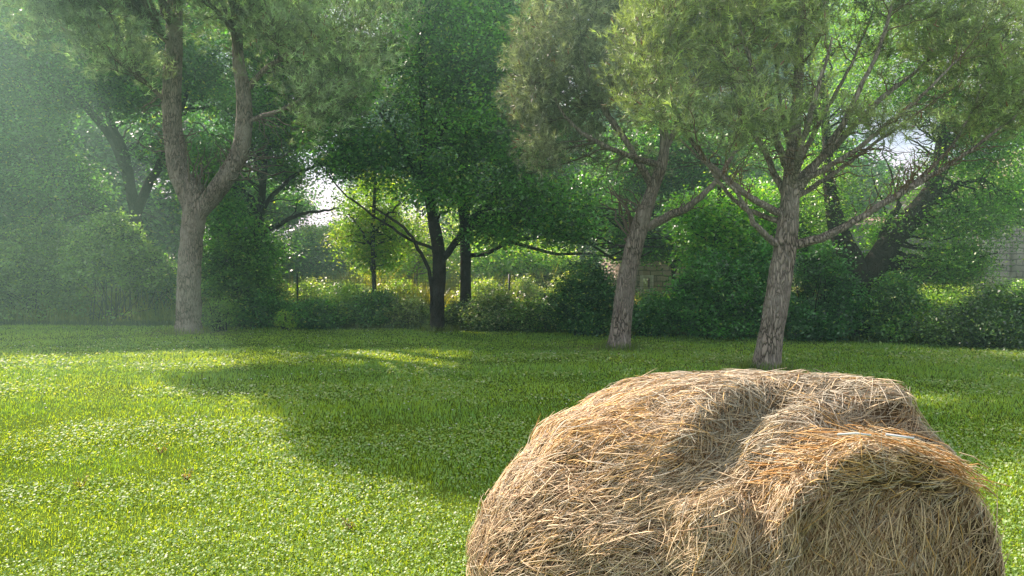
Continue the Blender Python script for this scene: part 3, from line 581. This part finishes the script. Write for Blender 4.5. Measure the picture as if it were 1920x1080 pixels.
bu = nd(nt, 'ShaderNodeBump', i_Strength=1.0, i_Distance=.02); L(n2.outputs['Fac'], bu.inputs['Height']); L(bu.outputs[0], b.inputs['Normal']); L(b.outputs[0], out.inputs['Surface'])
tag(mb.build('ground', m), kind='structure')

def wedge(n, y0, y1, p, marg=1.6, slope=.74):
    """positions with density falling as y^-p per square metre"""
    u = R.uniform(size=n); q = 2-p
    y = (y0**q+u*(y1**q-y0**q))**(1/q) if abs(q) > 1e-6 else y0*(y1/y0)**u
    x = R.uniform(-1, 1, n)*(slope*y+marg)
    return x, y
def blades(mb, x, y, h, w, c1, c2, lean=.5, nseg=2):
    n = len(x); p = np.stack([x, y, np.zeros(n)], 1)
    a = R.uniform(0, 2*np.pi, n); d = np.stack([np.cos(a), np.sin(a), np.zeros(n)], 1)
    s = np.stack([-np.sin(a), np.cos(a), np.zeros(n)], 1)
    ln = R.uniform(.15, 1, n)[:, None]*lean
    H = h[:, None]; W = w[:, None]
    mid = p+np.array([0, 0, 1.])*H*.6+d*H*ln*.5; tip = p+np.array([0, 0, 1.])*H+d*H*ln*1.6
    t = np.clip(.5+.25*noise(p, 1.6)+.2*noise(p, 7)+R.normal(size=n)*.25, 0, 1)[:, None]
    col = (np.array(c1)*(1-t)+np.array(c2)*t)*R.uniform(.75, 1.25, n)[:, None]
    v = np.stack([p-s*W*.5, p+s*W*.5, mid+s*W*.45, tip, mid-s*W*.45], 1).reshape(-1, 3)
    base = np.arange(n)[:, None]*5
    k = mb.n; mb.add(v, base+np.array([0, 1, 2, 4]), np.repeat(col, 5, axis=0)); mb.f3.append(base+np.array([4, 2, 3])+k)
mb = MB()
x, y = wedge(430000, 2.2, 23, 1.35)
sc = np.clip(y/6, .7, 2.6)
hh = R.uniform(.012, .029, len(x))*(1+.35*noise(np.stack([x, y, 0*x], 1), 2.5))*np.clip(sc, 1, 1.5)
blades(mb, x, y, np.clip(hh, .012, .1), .0045*sc*R.uniform(.7, 1.3, len(x)), (.145, .37, .045), (.26, .51, .055), lean=.8)
tag(mb.build('lawn_grass', M_GRASS), 'short mown lawn grass covering the ground up to the trees', 'grass', kind='stuff')
# clover and broad lawn weeds
mb = MB(); x, y = wedge(230000, 2.4, 16, 1.7)
nz = noise(np.stack([x, y, 0*x], 1), 2.2)+.5*noise(np.stack([x, y, 0*x+3], 1), 6)
k = nz+R.normal(size=len(x))*.6 > -.2+.16*(y-5); x = x[k]; y = y[k]; n = len(x)
pos = np.stack([x, y, R.uniform(.015, .05, n)], 1)
t = R.uniform(0, 1, n)[:, None]; col = np.array((.18, .37, .06))*(1-t)+np.array((.36, .50, .14))*t
pl = R.uniform(size=n) < .13; col[pl] = np.array((.50, .58, .32))*R.uniform(.8, 1.15, pl.sum())[:, None]  # a share of leaves coloured whitish to stand in for glints
leaves(mb, pos, .019*np.clip(y/5.5, .8, 2.6)*R.uniform(.7, 1.4, n), col, flat=.9, aspect=.8)
tag(mb.build('clover_patches', M_CLOVER), 'pale clover and small broad leaved weeds mixed through the near lawn', 'clover', kind='stuff')
# daisies
mb = MB(); x, y = wedge(900, 6, 20, .2, 1, .7)
nz = noise(np.stack([x, y, 0*x], 1), .8); k = nz > -.1; x = x[k]; y = y[k]; n = len(x)
th = np.arange(7)*2*np.pi/7; r = .009*np.clip(y/9, .8, 1.4)
v = np.stack([x[:, None]+r[:, None]*np.cos(th), y[:, None]+r[:, None]*np.sin(th), np.full((n, 7), .07)+.004*np.sin(th*2)], -1)
v = np.concatenate([v, np.stack([x, y, np.full(n, .075)], -1)[:, None]], 1)
f = (np.arange(n)[:, None, None]*8+np.stack([np.arange(7), (np.arange(7)+1) % 7, np.full(7, 7)], 1)[None]).reshape(-1, 3)
mb.add(v.reshape(-1, 3), f, (.75, .75, .7)); 
bp = np.stack([x, y, 0*x], 1); tubes(mb, np.stack([bp, bp+[0, 0, .07]], 1), np.full((n, 2), .0015), 3, (.12, .2, .04))
tag(mb.build('daisies', tint_mat('daisy_petal', .7, .2, .3)), 'tiny white daisies and clover heads dotted over the lawn', 'flowers', kind='stuff')
# reddish weeds, individual rosettes
for q, (px, py, lb) in enumerate([(300, 855, 'orange red dock leaves in the sunny lawn on the left'), (150, 920, 'rusty weed rosette near the lower left of the lawn'), (655, 1000, 'reddish brown weed sprig near the shadow edge at the bottom'),
                            (350, 905, 'yellow orange leaf rosette in the middle of the sunny lawn')]):
    Y = 1.65/((py-495)/F); b = P(px, py, Y); b[2] = 0
    n = 9; mb = MB(); a = R.uniform(0, 6.28, n); e = b+np.stack([np.cos(a)*.05, np.sin(a)*.05, R.uniform(.04, .11, n)], 1)*R.uniform(.6, 1.2, n)[:, None]
    leaves(mb, np.concatenate([e, (e+b)/2]), .032, np.tile([(.5, .3, .08), (.42, .32, .06), (.4, .28, .1)][q % 3], (2*n, 1))*R.uniform(.6, 1.2, 2*n)[:, None], flat=.3, aspect=.45)
    tubes(mb, np.stack([np.tile(b, (n, 1)), e], 1), np.full((n, 2), .002), 3, (.2, .12, .04))
    tag(mb.build('lawn_weed', M_LEAF), lb, 'weed', 'small reddish weeds in the lawn')
# long grass and weeds at the hedge foot and beyond the fence
def longgrass(name, label, n, fx, fy, h0, h1, c1, c2, w=.012, kind='stuff'):
    mb = MB(); x = R.uniform(*fx, n); y = R.uniform(*fy, n)
    ok = ~((x > P(1100, 500, 24)[0]) & (x < P(1300, 500, 24)[0]) & (y > 23.8) & (y < 28.5)); x = x[ok]; y = y[ok]; n = len(x); h1 = np.clip(.5+(y-20.5)*.16, .4, h1); h0 = h1*.3
    blades(mb, x, y, R.uniform(h0, h1, n)*(1+.4*noise(np.stack([x, y, 0*x], 1), 1.2)), w*R.uniform(.6, 1.4, n), c1, c2, lean=.45)
    return tag(mb.build(name, M_GRASS), label, 'grass', kind=kind)
longgrass('meadow_grass', 'tall sunlit yellow green meadow grass beyond the wire fence', 75000, (-14, 16), (20.8, 36), .3, 1.0, (.13, .25, .04), (.22, .33, .06), .03)
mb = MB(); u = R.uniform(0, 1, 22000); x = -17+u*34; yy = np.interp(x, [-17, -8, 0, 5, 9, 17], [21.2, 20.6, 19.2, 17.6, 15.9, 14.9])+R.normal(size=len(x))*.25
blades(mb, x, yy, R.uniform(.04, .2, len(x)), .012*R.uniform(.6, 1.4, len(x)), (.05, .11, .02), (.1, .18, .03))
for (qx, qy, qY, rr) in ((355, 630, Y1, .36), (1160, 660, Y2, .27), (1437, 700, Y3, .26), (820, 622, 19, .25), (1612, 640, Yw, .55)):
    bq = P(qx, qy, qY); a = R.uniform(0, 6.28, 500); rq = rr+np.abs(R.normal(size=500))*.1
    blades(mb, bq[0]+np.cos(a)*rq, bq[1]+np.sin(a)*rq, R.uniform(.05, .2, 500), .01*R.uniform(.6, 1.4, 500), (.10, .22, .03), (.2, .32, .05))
nl = MB()
for (qx, qy, qY) in ((355, 630, Y1), (1160, 660, Y2), (1437, 700, Y3)):
    bq = P(qx, qy, qY); a = R.uniform(0, 6.28, 300); rq = .25+np.abs(R.normal(size=300))*.7
    c = np.stack([bq[0]+np.cos(a)*rq, bq[1]+np.sin(a)*rq, R.uniform(.01, .03, 300)], 1); d = unit(rdir(300)*[1, 1, .1])*.06
    tubes(nl, np.stack([c-d, c+d], 1), np.full((300, 2), .003), 3, (.22, .16, .09))
tag(nl.build('needle_litter', M_TWIG), 'dry brown pine needles fallen around the feet of the pines', 'pine needles', kind='stuff')
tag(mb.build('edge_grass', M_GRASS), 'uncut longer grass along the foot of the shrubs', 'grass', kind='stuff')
# shade litter under the shrubs
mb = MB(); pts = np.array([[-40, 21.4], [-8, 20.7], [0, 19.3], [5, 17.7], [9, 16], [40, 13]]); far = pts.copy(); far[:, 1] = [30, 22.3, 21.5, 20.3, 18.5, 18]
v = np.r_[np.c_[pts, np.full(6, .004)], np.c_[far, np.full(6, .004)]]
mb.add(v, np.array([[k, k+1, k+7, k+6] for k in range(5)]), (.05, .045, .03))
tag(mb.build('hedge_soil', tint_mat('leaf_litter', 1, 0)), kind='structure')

# ------------------------------------------------------------------ wire fence
fa = P(470, 606, 21.2); fb = P(1290, 620, 20.2); fa[2] = fb[2] = 0
root = empty('wire_fence', fa, 'dark green welded wire mesh fence on slim posts behind the shrubs', 'fence')
Lf = np.linalg.norm(fb-fa); du = (fb-fa)/Lf; mb = MB(); hF = 1.32
zs = np.arange(.06, hF+.01, .1); tubes(mb, np.stack([np.stack([fa+[0, 0, z], fb+[0, 0, z]]) for z in zs]), np.full((len(zs), 2), .003), 4, (.03, .05, .035))
us = np.arange(0, Lf, .075); tubes(mb, np.stack([np.stack([fa+du*u, fa+du*u+[0, 0, hF]]) for u in us]), np.full((len(us), 2), .0025), 3, (.03, .05, .035))
mb.build('wire_mesh', M_METAL, root)
for px in (558, 700, 955, 1187):
    t = (((px-960)/F)*0); 
    # intersect the view column with the fence line
    a = (px-960)/F; u = (a*fa[1]-fa[0])/(du[0]-a*du[1]); q = fa+du*u-np.array([0, .03, 0])
    mb = MB(); tubes(mb, np.stack([q, q+[0, 0, .7], q+[0, 0, hF+.06]]), [.028]*3, 8, (.02, .03, .025), cap=True); mb.build('post', M_METAL, root, True)
ga = P(1640, 640, 19.4); gb = P(2050, 650, 18.0)
root = empty('wire_fence', (ga[0], ga[1], 0), 'sagging wire mesh fence in the weeds in front of the barn', 'fence'); ga[2] = gb[2] = 0
Lf = np.linalg.norm(gb-ga); du = (gb-ga)/Lf; mb = MB()
zs = np.arange(.06, 1.2, .1); tubes(mb, np.stack([np.stack([ga+[0, 0, z], gb+[0, 0, z]]) for z in zs]), np.full((len(zs), 2), .003), 4, (.05, .06, .05))
us = np.arange(0, Lf, .1); tubes(mb, np.stack([np.stack([ga+du*u, ga+du*u+[0, 0, 1.2]]) for u in us]), np.full((len(us), 2), .0025), 3, (.05, .06, .05)); mb.build('wire_mesh', M_METAL, root)
for u in (.1, 2.4, 4.8):
    q = ga+du*u; mb = MB(); tubes(mb, np.stack([q, q+[0, 0, .7], q+[0, 0, 1.3]]), [.03]*3, 8, (.03, .04, .03), cap=True); mb.build('post', M_METAL, root, True)

# ------------------------------------------------------------------ stone buildings
def box(mb, a, b, col=(1, 1, 1), rot=0, org=(0, 0)):
    a = np.array(a, float); b = np.array(b, float)
    v = np.array([[x, y, z] for x in (a[0], b[0]) for y in (a[1], b[1]) for z in (a[2], b[2])])
    c, s = math.cos(rot), math.sin(rot); w = v.copy(); w[:, 0] = org[0]+v[:, 0]*c-v[:, 1]*s; w[:, 1] = org[1]+v[:, 0]*s+v[:, 1]*c
    mb.add(w, np.array([[0, 1, 3, 2], [4, 6, 7, 5], [0, 4, 5, 1], [2, 3, 7, 6], [0, 2, 6, 4], [1, 5, 7, 3]]), col)
def quad(mb, pts, col=(1, 1, 1)): mb.add(np.array(pts, float), np.array([[0, 1, 2, 3]]), col)
M_STONE = stone_mat('rubble_stone', (.50, .41, .31), (.38, .30, .22), (.2, .16, .12))
M_STONE2 = stone_mat('pale_barn_stone', (.66, .61, .54), (.54, .50, .44), (.3, .27, .25), .8)
M_TILE = tint_mat('roof_tile', .9, .1)
# hut
Yh = 24.0; h0 = P(1185, 500, Yh); w0 = h0[0]
root = empty('stone_hut', (w0, Yh, 0), 'small rubble stone hut with one dark window seen past the middle pine', 'building')
xr = P(1285, 500, Yh)[0]; top = P(1200, 478, Yh)[2]; wx0, wx1 = P(1206, 500, Yh)[0], P(1219, 500, Yh)[0]; wz0, wz1 = P(0, 542, Yh)[2], P(0, 522, Yh)[2]
mb = MB()
for a, b in (((w0-.5, 0), (wx0, top)), ((wx1, 0), (xr, top)), ((wx0, 0), (wx1, wz0)), ((wx0, wz1), (wx1, top))): box(mb, (a[0], Yh, a[1]), (b[0], Yh+.4, b[1]))
box(mb, (w0-.5, Yh+.4, 0), (w0-.1, Yh+4, top)); box(mb, (xr-.4, Yh+.4, 0), (xr, Yh+4, top))
mb.build('wall', M_STONE, root)
mb = MB(); t = .06
box(mb, (wx0-.1, Yh-.05, wz0-.1), (wx0, Yh+.1, wz1+.1), (.5, .46, .4)); box(mb, (wx1, Yh-.05, wz0-.1), (wx1+.1, Yh+.1, wz1+.1), (.5, .46, .4))
box(mb, (wx0, Yh-.052, wz0-.1), (wx1, Yh+.1, wz0), (.5, .46, .4)); box(mb, (wx0, Yh-.052, wz1), (wx1, Yh+.1, wz1+.1), (.5, .46, .4))
wf = mb.build('window', M_TILE, root)
mb = MB(); quad(mb, [(wx0, Yh+.25, wz0), (wx1, Yh+.25, wz0), (wx1, Yh+.25, wz1), (wx0, Yh+.25, wz1)], (.02, .025, .025)); mb.build('pane', tint_mat('dark_glass', .8, .1), wf)
mb = MB()
for k in range(14):
    x0 = w0-.45+k*(xr-w0+.4)/14; box(mb, (x0+.004, Yh+.01, top+.003), (x0+(xr-w0+.4)/14-.004, Yh+.37, top+R.uniform(.02, .22)), (.16, .14, .11))
mb.build('wall_coping', M_TILE, root)
# barn: gable wall at right edge
Yb = 27.0
bx0, bx1 = P(1836, 500, Yb)[0], P(2150, 500, Yb)[0]; bt = P(0, 385, Yb)[2]
root = empty('stone_barn', (bx0, Yb, 0), 'pale stone barn at the right edge with a tall gable wall and low tiled wing', 'building')
mb = MB()
v = [(bx0, Yb, 0), (bx1, Yb, 0), (bx1, Yb, bt+1.2), ((bx0+bx1)/2+1.2, Yb, bt+2.4), (bx0+.8, Yb, bt+.6), (bx0, Yb, bt)]
mb.add(np.array(v), np.array([[0, 1, 2, 5]])); mb.add(np.array([v[5], v[2], v[3], v[4]]), np.array([[0, 1, 2, 3]]))
mb.add(np.array([(bx0, Yb, 0), (bx0, Yb, bt), (bx0, Yb+8, bt), (bx0, Yb+8, 0)]), np.array([[0, 1, 2, 3]]))
cx = P(1893, 500, Yb)[0]; box(mb, (cx, Yb-.5, 0), (bx1+1, Yb-.003, bt+1.6))
mb.build('wall', M_STONE2, root)
mb = MB(); quad(mb, [(bx0-.2, Yb-.2, bt), (bx0+.8, Yb-.2, bt+.75), (bx0+.8, Yb+8, bt+.75), (bx0-.2, Yb+8, bt)], (.3, .2, .15)); quad(mb, [(bx0+.8, Yb-.2, bt+.75), ((bx0+bx1)/2+1.2, Yb-.2, bt+2.55), ((bx0+bx1)/2+1.2, Yb+8, bt+2.55), (bx0+.8, Yb+8, bt+.75)], (.3, .2, .15)); mb.build('roof', M_TILE, root)
# wing with vertical boards behind the leaning trunk
Yl = 28.0; lx0, lx1 = P(1560, 500, Yl)[0], P(1850, 500, Yl)[0]; lt = P(0, 425, Yl)[2]
root = empty('board_shed', (lx0, Yl, 0), 'low grey shed of weathered vertical boards with a pinkish tiled roof behind the leaning trunk', 'building')
mb = MB(); n = int((lx1-lx0)/.2)
for k in range(n):
    g = R.uniform(.16, .24); box(mb, (lx0+k*.2+.006, Yl-R.uniform(0, .02), 0), (lx0+(k+1)*.2-.006, Yl+.03, lt-R.uniform(0, .03)), (g, g*.95, g*.86))
mb.build('wall', M_TILE, root)
mb = MB(); rz = P(0, 412, Yl+2)[2]
n = int((lx1-lx0+.4)/.22)
for k in range(n): tubes(mb, np.stack([[lx0-.2+k*.22, Yl-.2, lt-.05], [lx0-.2+k*.22, Yl+2.2, rz]]), [.13, .13], 8, np.array((.42, .28, .22))*R.uniform(.75, 1.15))
mb.build('roof', M_TILE, root)

# ------------------------------------------------------------------ hay bale
BC = np.array([.98, 3.12, .5])
def sell(p, c, r, n):
    q = np.abs((p-c)/r); return ((q**n).sum(1))**(1/n)-1     # <0 inside (scaled)
def smin(a, b, k): h = np.clip(.5+.5*(b-a)/k, 0, 1); return b*(1-h)+a*h-k*h*(1-h)
def capsule(p, a, b, r):
    a = np.array(a); b = np.array(b); ab = b-a; t = np.clip(((p-a)@ab)/(ab@ab), 0, 1); return np.linalg.norm(p-a-t[:, None]*ab, axis=1)-r
uax = unit(np.array([.16, -.987, 0])); vax = unit(np.array([.987, .16, 0]))
def sdf(p):
    rxA = np.where(p[:, 0] < .98, 1.13, .82)
    A = ((np.abs((p[:, 0]-.98)/rxA)**np.where(p[:, 0] < .98, 1.85, 2.15)+np.abs((p[:, 1]-3.27)/.80)**2.15+np.abs((p[:, 2]-.32)/.86)**2.15)**(1/2.15)-1)*.8
    A = smin(A, capsule(p, [1.2, 3.12, 1.09], [1.47, 3.0, 1.10], .075), .06)
    A = smin(A, sell(p, np.array([1.30, 3.1, .45]), np.array([.48, .5, .69]), 2.4)*.55, .12)
    l = p-np.array([1.205, 2.84, .44]); q = np.stack([l@uax, l@vax, l[:, 2]], 1)
    rb = (np.abs(q[:, 1]/.435)**2.3+np.abs(q[:, 2]/.56)**2.3)**(1/2.3)-1; B = np.maximum(rb*.46, np.abs(q[:, 0])-.27)
    d = smin(A, B-.03, .09)
    # centre lobe
    d = smin(d, capsule(p, [.69, 2.64, .76], [.66, 2.60, .3], .13), .08)
    # folds
    for c, k in ((capsule(p, [.98, 2.96, 1.15], [.63, 2.68, .95], .10), .05), (capsule(p, [1.16, 2.78, 1.09], [1.54, 2.86, 1.04], .085), .04), (capsule(p, [.52, 2.5, .86], [.50, 2.45, .3], .06), .06),):
        d = -smin(-d, c, k)
    rc = np.maximum(((np.abs(q[:, 1]/.38)**2.3+np.abs((q[:, 2]+.04)/.49)**2.3)**(1/2.3)-1)*.4, .25+.10*q[:, 1]-q[:, 0])
    d = -smin(-d, rc, .08)
    d = d+.014*noise(p, 6)+.007*noise(p, 17)
    return d
def shoot(dirs):
    lo = np.full(len(dirs), .05); hi = np.full(len(dirs), 1.6)
    ts = np.linspace(1.6, .05, 80); hit = np.zeros(len(dirs), bool)
    for t in ts:
        ins = (sdf(BC+dirs*t) < 0) & ~hit; lo[ins] = t; hi[ins] = t+.02; hit |= ins
    for _ in range(10):
        m = (lo+hi)/2; ins = sdf(BC+dirs*m[:, None]) < 0; lo = np.where(ins, m, lo); hi = np.where(ins, hi, m)
    return BC+dirs*lo[:, None]
nU, nV = 260, 150
U, V = np.meshgrid(np.linspace(0, 2*np.pi, nU, endpoint=False), np.linspace(.001, 2.35, nV), indexing='ij')
D = np.stack([np.sin(V)*np.cos(U), np.sin(V)*np.sin(U), np.cos(V)], -1).reshape(-1, 3)
S = shoot(D); S[:, 2] = np.maximum(S[:, 2], .005)
G = S.reshape(nU, nV, 3)
i = np.arange(nU)[:, None]*nV+np.arange(nV-1)[None]; i2 = (np.arange(nU)[:, None]+1) % nU*nV+np.arange(nV-1)[None]
f = np.stack([i, i+1, i2+1, i2], -1).reshape(-1, 4)
bale = empty('hay_bale', (BC[0], BC[1], 0), 'large slumped round bale of weathered straw lying in the foreground on the lawn', 'hay bale')
mb = MB(); mb.add(S, f, (.16, .11, .065)); 
m, nt, out = nodes('packed_straw'); L = nt.links.new
tc = nd(nt, 'ShaderNodeTexCoord'); mp = nd(nt, 'ShaderNodeMapping'); mp.inputs['Scale'].default_value = (60, 60, 14); L(tc.outputs['Object'], mp.inputs['Vector'])
nz = nd(nt, 'ShaderNodeTexNoise', i_Scale=1.0, i_Detail=6.0); L(mp.outputs[0], nz.inputs['Vector'])
cr = nd(nt, 'ShaderNodeValToRGB'); e = cr.color_ramp.elements; e[0].position = .35; e[0].color = (.03, .02, .01, 1); e[1].position = .7; e[1].color = (.2, .135, .07, 1); L(nz.outputs['Fac'], cr.inputs['Fac'])
b = nd(nt, 'ShaderNodeBsdfPrincipled', i_Roughness=.95); L(cr.outputs[0], b.inputs['Base Color']); bu = nd(nt, 'ShaderNodeBump', i_Strength=1.0, i_Distance=.02); L(nz.outputs['Fac'], bu.inputs['Height']); L(bu.outputs[0], b.inputs['Normal']); L(b.outputs[0], out.inputs['Surface'])
mb.build('straw_core', m, bale, True)
# strands
def straw_layer(name, n, l0, l1, w, lift, focus=None):
    k = R.integers(0, len(S), n*3)
    # area weighting
    iu, iv = k//nV, k % nV
    area = np.linalg.norm(np.cross(G[(iu+1) % nU, iv]-G[iu, iv], G[iu, np.minimum(iv+1, nV-1)]-G[iu, iv]), axis=1)
    pr = area/area.max()*12
    keep = R.uniform(size=len(k)) < pr; k = k[keep][:n]; iu = iu[keep][:n]; iv = iv[keep][:n]; n = len(k)
    fu = R.uniform(size=(n, 1)); fv = R.uniform(size=(n, 1))
    p = G[iu, iv]*(1-fu)+G[(iu+1) % nU, iv]*fu; p = p+(G[iu, np.minimum(iv+1, nV-1)]-G[iu, iv])*fv
    eps = .012; nrm = np.stack([sdf(p+[eps, 0, 0])-sdf(p-[eps, 0, 0]), sdf(p+[0, eps, 0])-sdf(p-[0, eps, 0]), sdf(p+[0, 0, eps])-sdf(p-[0, 0, eps])], 1)
    nrm = unit(nrm)
    # preferred lay of the straw
    around = np.tile(np.array([.9, -.15, .38]), (n, 1))                      # over the left shoulder
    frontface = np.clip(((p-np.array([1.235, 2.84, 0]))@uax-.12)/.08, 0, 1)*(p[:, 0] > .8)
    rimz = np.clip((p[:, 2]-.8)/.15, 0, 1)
    vert = np.array([.12, 0, 1.]); hor = np.array([1., .25, -.1])
    pref = around*(1-frontface[:, None])+frontface[:, None]*(vert*(1-rimz[:, None])+hor*1.2*rimz[:, None])
    lobe = (np.clip(1-np.abs(p[:, 0]-.75)/.25, 0, 1)*np.clip((1.0-p[:, 2])/.2, 0, 1)*(p[:, 1] < 2.95))[:, None]
    pref = pref*(1-lobe)+np.array([.25, 0, 1])*lobe
    patch = np.stack([noise(p, 7), noise(p+5, 7), noise(p+9, 7)], 1)
    d = unit(pref)*R.choice([-1, 1], n)[:, None]*1.0+patch*.38+R.normal(size=(n, 3))*.42
    d = unit(d-(d*nrm).sum(1, keepdims=True)*nrm)
    L_ = R.uniform(l0, l1, n)[:, None]*R.choice([1, .6, .35], n, p=[.5, .3, .2])[:, None]
    up = R.uniform(.0, 1, n)[:, None]**2
    side = np.cross(nrm, d)
    bend = R.normal(size=(n, 1))*.18; K = 5; t = np.linspace(-.5, .5, K)
    hgt = lift*R.uniform(.05, 1, n)
    path = np.stack([p+nrm*(hgt[:, None]-L_*tt*tt*.35+(np.maximum(tt, 0)**1.5)*L_*up*.55)+d*L_*tt+side*L_*bend*(tt*tt) for tt in t], 1)
    rt = np.array([.8, 1, 1, .9, .25])
    rad_ = w*R.uniform(.55, 1.35, n)[:, None]*rt
    c_or = np.array((.84, .55, .21)); c_st = np.array((.92, .72, .45)); c_gr = np.array((.70, .62, .46)); c_br = np.array((.4, .26, .14))
    pn = noise(p, 4); 
    tone = R.uniform(size=n)+.25*pn
    leftedge = np.clip((.75-p[:, 0])/.5, 0, 1)*np.clip((p[:, 2]-.8)/.25, 0, 1)
    rim = frontface*rimz
    weather = np.clip((p[:, 2]-.88)/.2, 0, 1)*np.clip((p[:, 0]-.45)/.3, 0, 1)*(1-rim)
    wo = np.clip(.14+.6*leftedge+.28*rim+.3*np.clip(-pn, 0, 1), 0, 1)
    wg = np.clip(.15+.65*weather, 0, 1)
    r1 = R.uniform(size=n); r2 = R.uniform(size=n); r3 = R.uniform(size=n)
    col = np.tile(c_st, (n, 1)); col[r1 < wo*.7] = c_or; col[r2 < wg*.8] = c_gr; col[r3 < .16] = c_br
    col = col*np.clip(R.normal(1, .22, n), .5, 1.6)[:, None]
    pale = R.uniform(size=n) < .05; col[pale] = np.array((.78, .68, .5))
    # front face slightly darker below the rim
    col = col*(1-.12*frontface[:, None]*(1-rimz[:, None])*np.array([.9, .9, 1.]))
    fold_shade = np.clip(1-np.minimum(capsule(p, [.98, 2.96, 1.12], [.63, 2.68, .93], 0), capsule(p, [.52, 2.5, .86], [.50, 2.45, .3], 0))/.16, 0, 1)[:, None]
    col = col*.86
    col = col*(1-fold_shade*np.array([.42, .34, .36]))  # shade of the folds painted into the strand colours
    # flat ribbons: 2 crossed sides via 3-sided tubes
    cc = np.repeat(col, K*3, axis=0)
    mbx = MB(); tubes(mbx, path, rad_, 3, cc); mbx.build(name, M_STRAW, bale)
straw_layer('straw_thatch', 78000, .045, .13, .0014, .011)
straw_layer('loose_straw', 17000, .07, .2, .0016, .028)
def straw_litter():
    mb = MB(); n = 900; a = R.uniform(0, 6.28, n); rr = 1+np.abs(R.normal(size=n))*.16
    c = np.stack([.98+np.cos(a)*1.0*rr, 3.2+np.sin(a)*.82*rr, R.uniform(.012, .05, n)], 1); d = rdir(n)*[1, 1, .2]; d = unit(d)*R.uniform(.03, .11, n)[:, None]
    tubes(mb, np.stack([c-d, c+[0, 0, .006], c+d], 1), np.full((n, 3), .0015), 3, (.7, .55, .32))
    tag(mb.build('straw_litter', M_STRAW), 'loose bits of straw fallen on the grass around the bale', 'straw', kind='stuff')
straw_litter()
# long flyaway stalks on the rim
mb = MB(); st = []
for _ in range(420):
    a = np.array([R.uniform(.9, 1.6), R.uniform(2.56, 2.72), 0]); 
    a[2] = .44+.58*(max(.02, 1-abs((a[0]-1.24)/.5)**2.3))**(1/2.3)+R.normal()*.025
    d = unit(np.array([1, .18, -.25-.5*(a[0]-1.2)])+R.normal(size=3)*[.2, .15, .18]); l = R.uniform(.08, .26)
    st.append(np.stack([a-d*l*.5, a+[0, 0, .01], a+d*l*.5-[0, 0, .02*R.uniform()]]))
cc = np.array([(.7, .46, .2), (.62, .35, .12), (.72, .58, .36)])[R.integers(0, 3, len(st))]
tubes(mb, np.array(st), np.tile([.0018, .002, .0009], (len(st), 1)), 3, np.repeat(cc, 9, axis=0)); mb.build('rim_stalks', M_STRAW, bale)
mb = MB(); p = [P(1565, 815, 2.56), P(1600, 813, 2.55), P(1628, 816, 2.54)]; tubes(mb, np.array(p)+[0, -.02, .005], [.0035]*3, 6, (.7, .7, .66), cap=True); mb.build('twine', M_METAL, bale); mb = MB()
p = [P(1655, 815, 2.56), P(1680, 818, 2.55), P(1708, 822, 2.54)]; tubes(mb, np.array(p)+[0, -.02, .005], [.004]*3, 6, (.75, .75, .74), cap=True); mb.build('twine', M_METAL, bale)

# ------------------------------------------------------------------ light
AZ, EL = 47, 41     # sun ahead and to the left
w = bpy.data.worlds.new('World'); SC.world = w; w.use_nodes = True; nt = w.node_tree; nt.nodes.clear(); L = nt.links.new
out = nt.nodes.new('ShaderNodeOutputWorld'); bg = nt.nodes.new('ShaderNodeBackground'); bg.inputs['Strength'].default_value = .087
sky = nt.nodes.new('ShaderNodeTexSky'); sky.sky_type = 'NISHITA'; sky.sun_disc = False; sky.sun_elevation = rad(EL); sky.sun_rotation = rad(-AZ)
tc = nd(nt, 'ShaderNodeTexCoord'); mp = nd(nt, 'ShaderNodeMapping'); mp.inputs['Scale'].default_value = (1, 1, 2.6); L(tc.outputs['Generated'], mp.inputs['Vector'])
nz = nd(nt, 'ShaderNodeTexNoise', i_Scale=3.2, i_Detail=7.0, i_Roughness=.6); L(mp.outputs[0], nz.inputs['Vector'])
cr = nd(nt, 'ShaderNodeValToRGB'); cr.color_ramp.elements[0].position = .42; cr.color_ramp.elements[1].position = .6; L(nz.outputs['Fac'], cr.inputs['Fac'])
mx = nd(nt, 'ShaderNodeMix', data_type='RGBA'); L(cr.outputs['Color'], mx.inputs['Factor']); L(sky.outputs[0], mx.inputs['A']); mx.inputs['B'].default_value = (7.2, 7.2, 7.4, 1)
L(mx.outputs['Result'], bg.inputs['Color']); L(bg.outputs[0], out.inputs['Surface'])
sl = bpy.data.lights.new('sun', 'SUN'); sl.energy = 5.0; SC.cycles.film_exposure = 2.45; sl.angle = rad(.53); sl.color = (1, .93, .8); so = bpy.data.objects.new('sun', sl); C.objects.link(so)
sd = Vector((-math.sin(rad(AZ))*math.cos(rad(EL)), math.cos(rad(AZ))*math.cos(rad(EL)), math.sin(rad(EL))))
so.rotation_euler = (-sd).to_track_quat('-Z', 'Y').to_euler(); so.location = sd*50
# green-tinted haze volume added to imitate the veil of lens flare
HAZE = .009
if HAZE:
    mb = MB(); box(mb, (-60, 7, -.5), (60, 70, 22))
    m, nt, out = nodes('flare_haze'); vs = nd(nt, 'ShaderNodeVolumeScatter', i_Density=HAZE, i_Anisotropy=.32); vs.inputs['Color'].default_value = (.58, 1, .76, 1)
    nt.links.new(vs.outputs[0], out.inputs['Volume'])
    hz = mb.build('haze', m); tag(hz, 'thin green haze added in front of the trees to imitate lens flare', 'haze', kind='stuff')

SC.view_settings.view_transform = 'Standard'; SC.view_settings.look = 'None'; SC.view_settings.exposure = 0
cy = SC.cycles; cy.max_bounces = 6; cy.diffuse_bounces = 3; cy.transmission_bounces = 4; cy.glossy_bounces = 2; cy.volume_bounces = 0; cy.transparent_max_bounces = 4
cy.use_denoising = True; cy.use_adaptive_sampling = True; cy.adaptive_threshold = .02; cy.caustics_reflective = False; cy.caustics_refractive = False
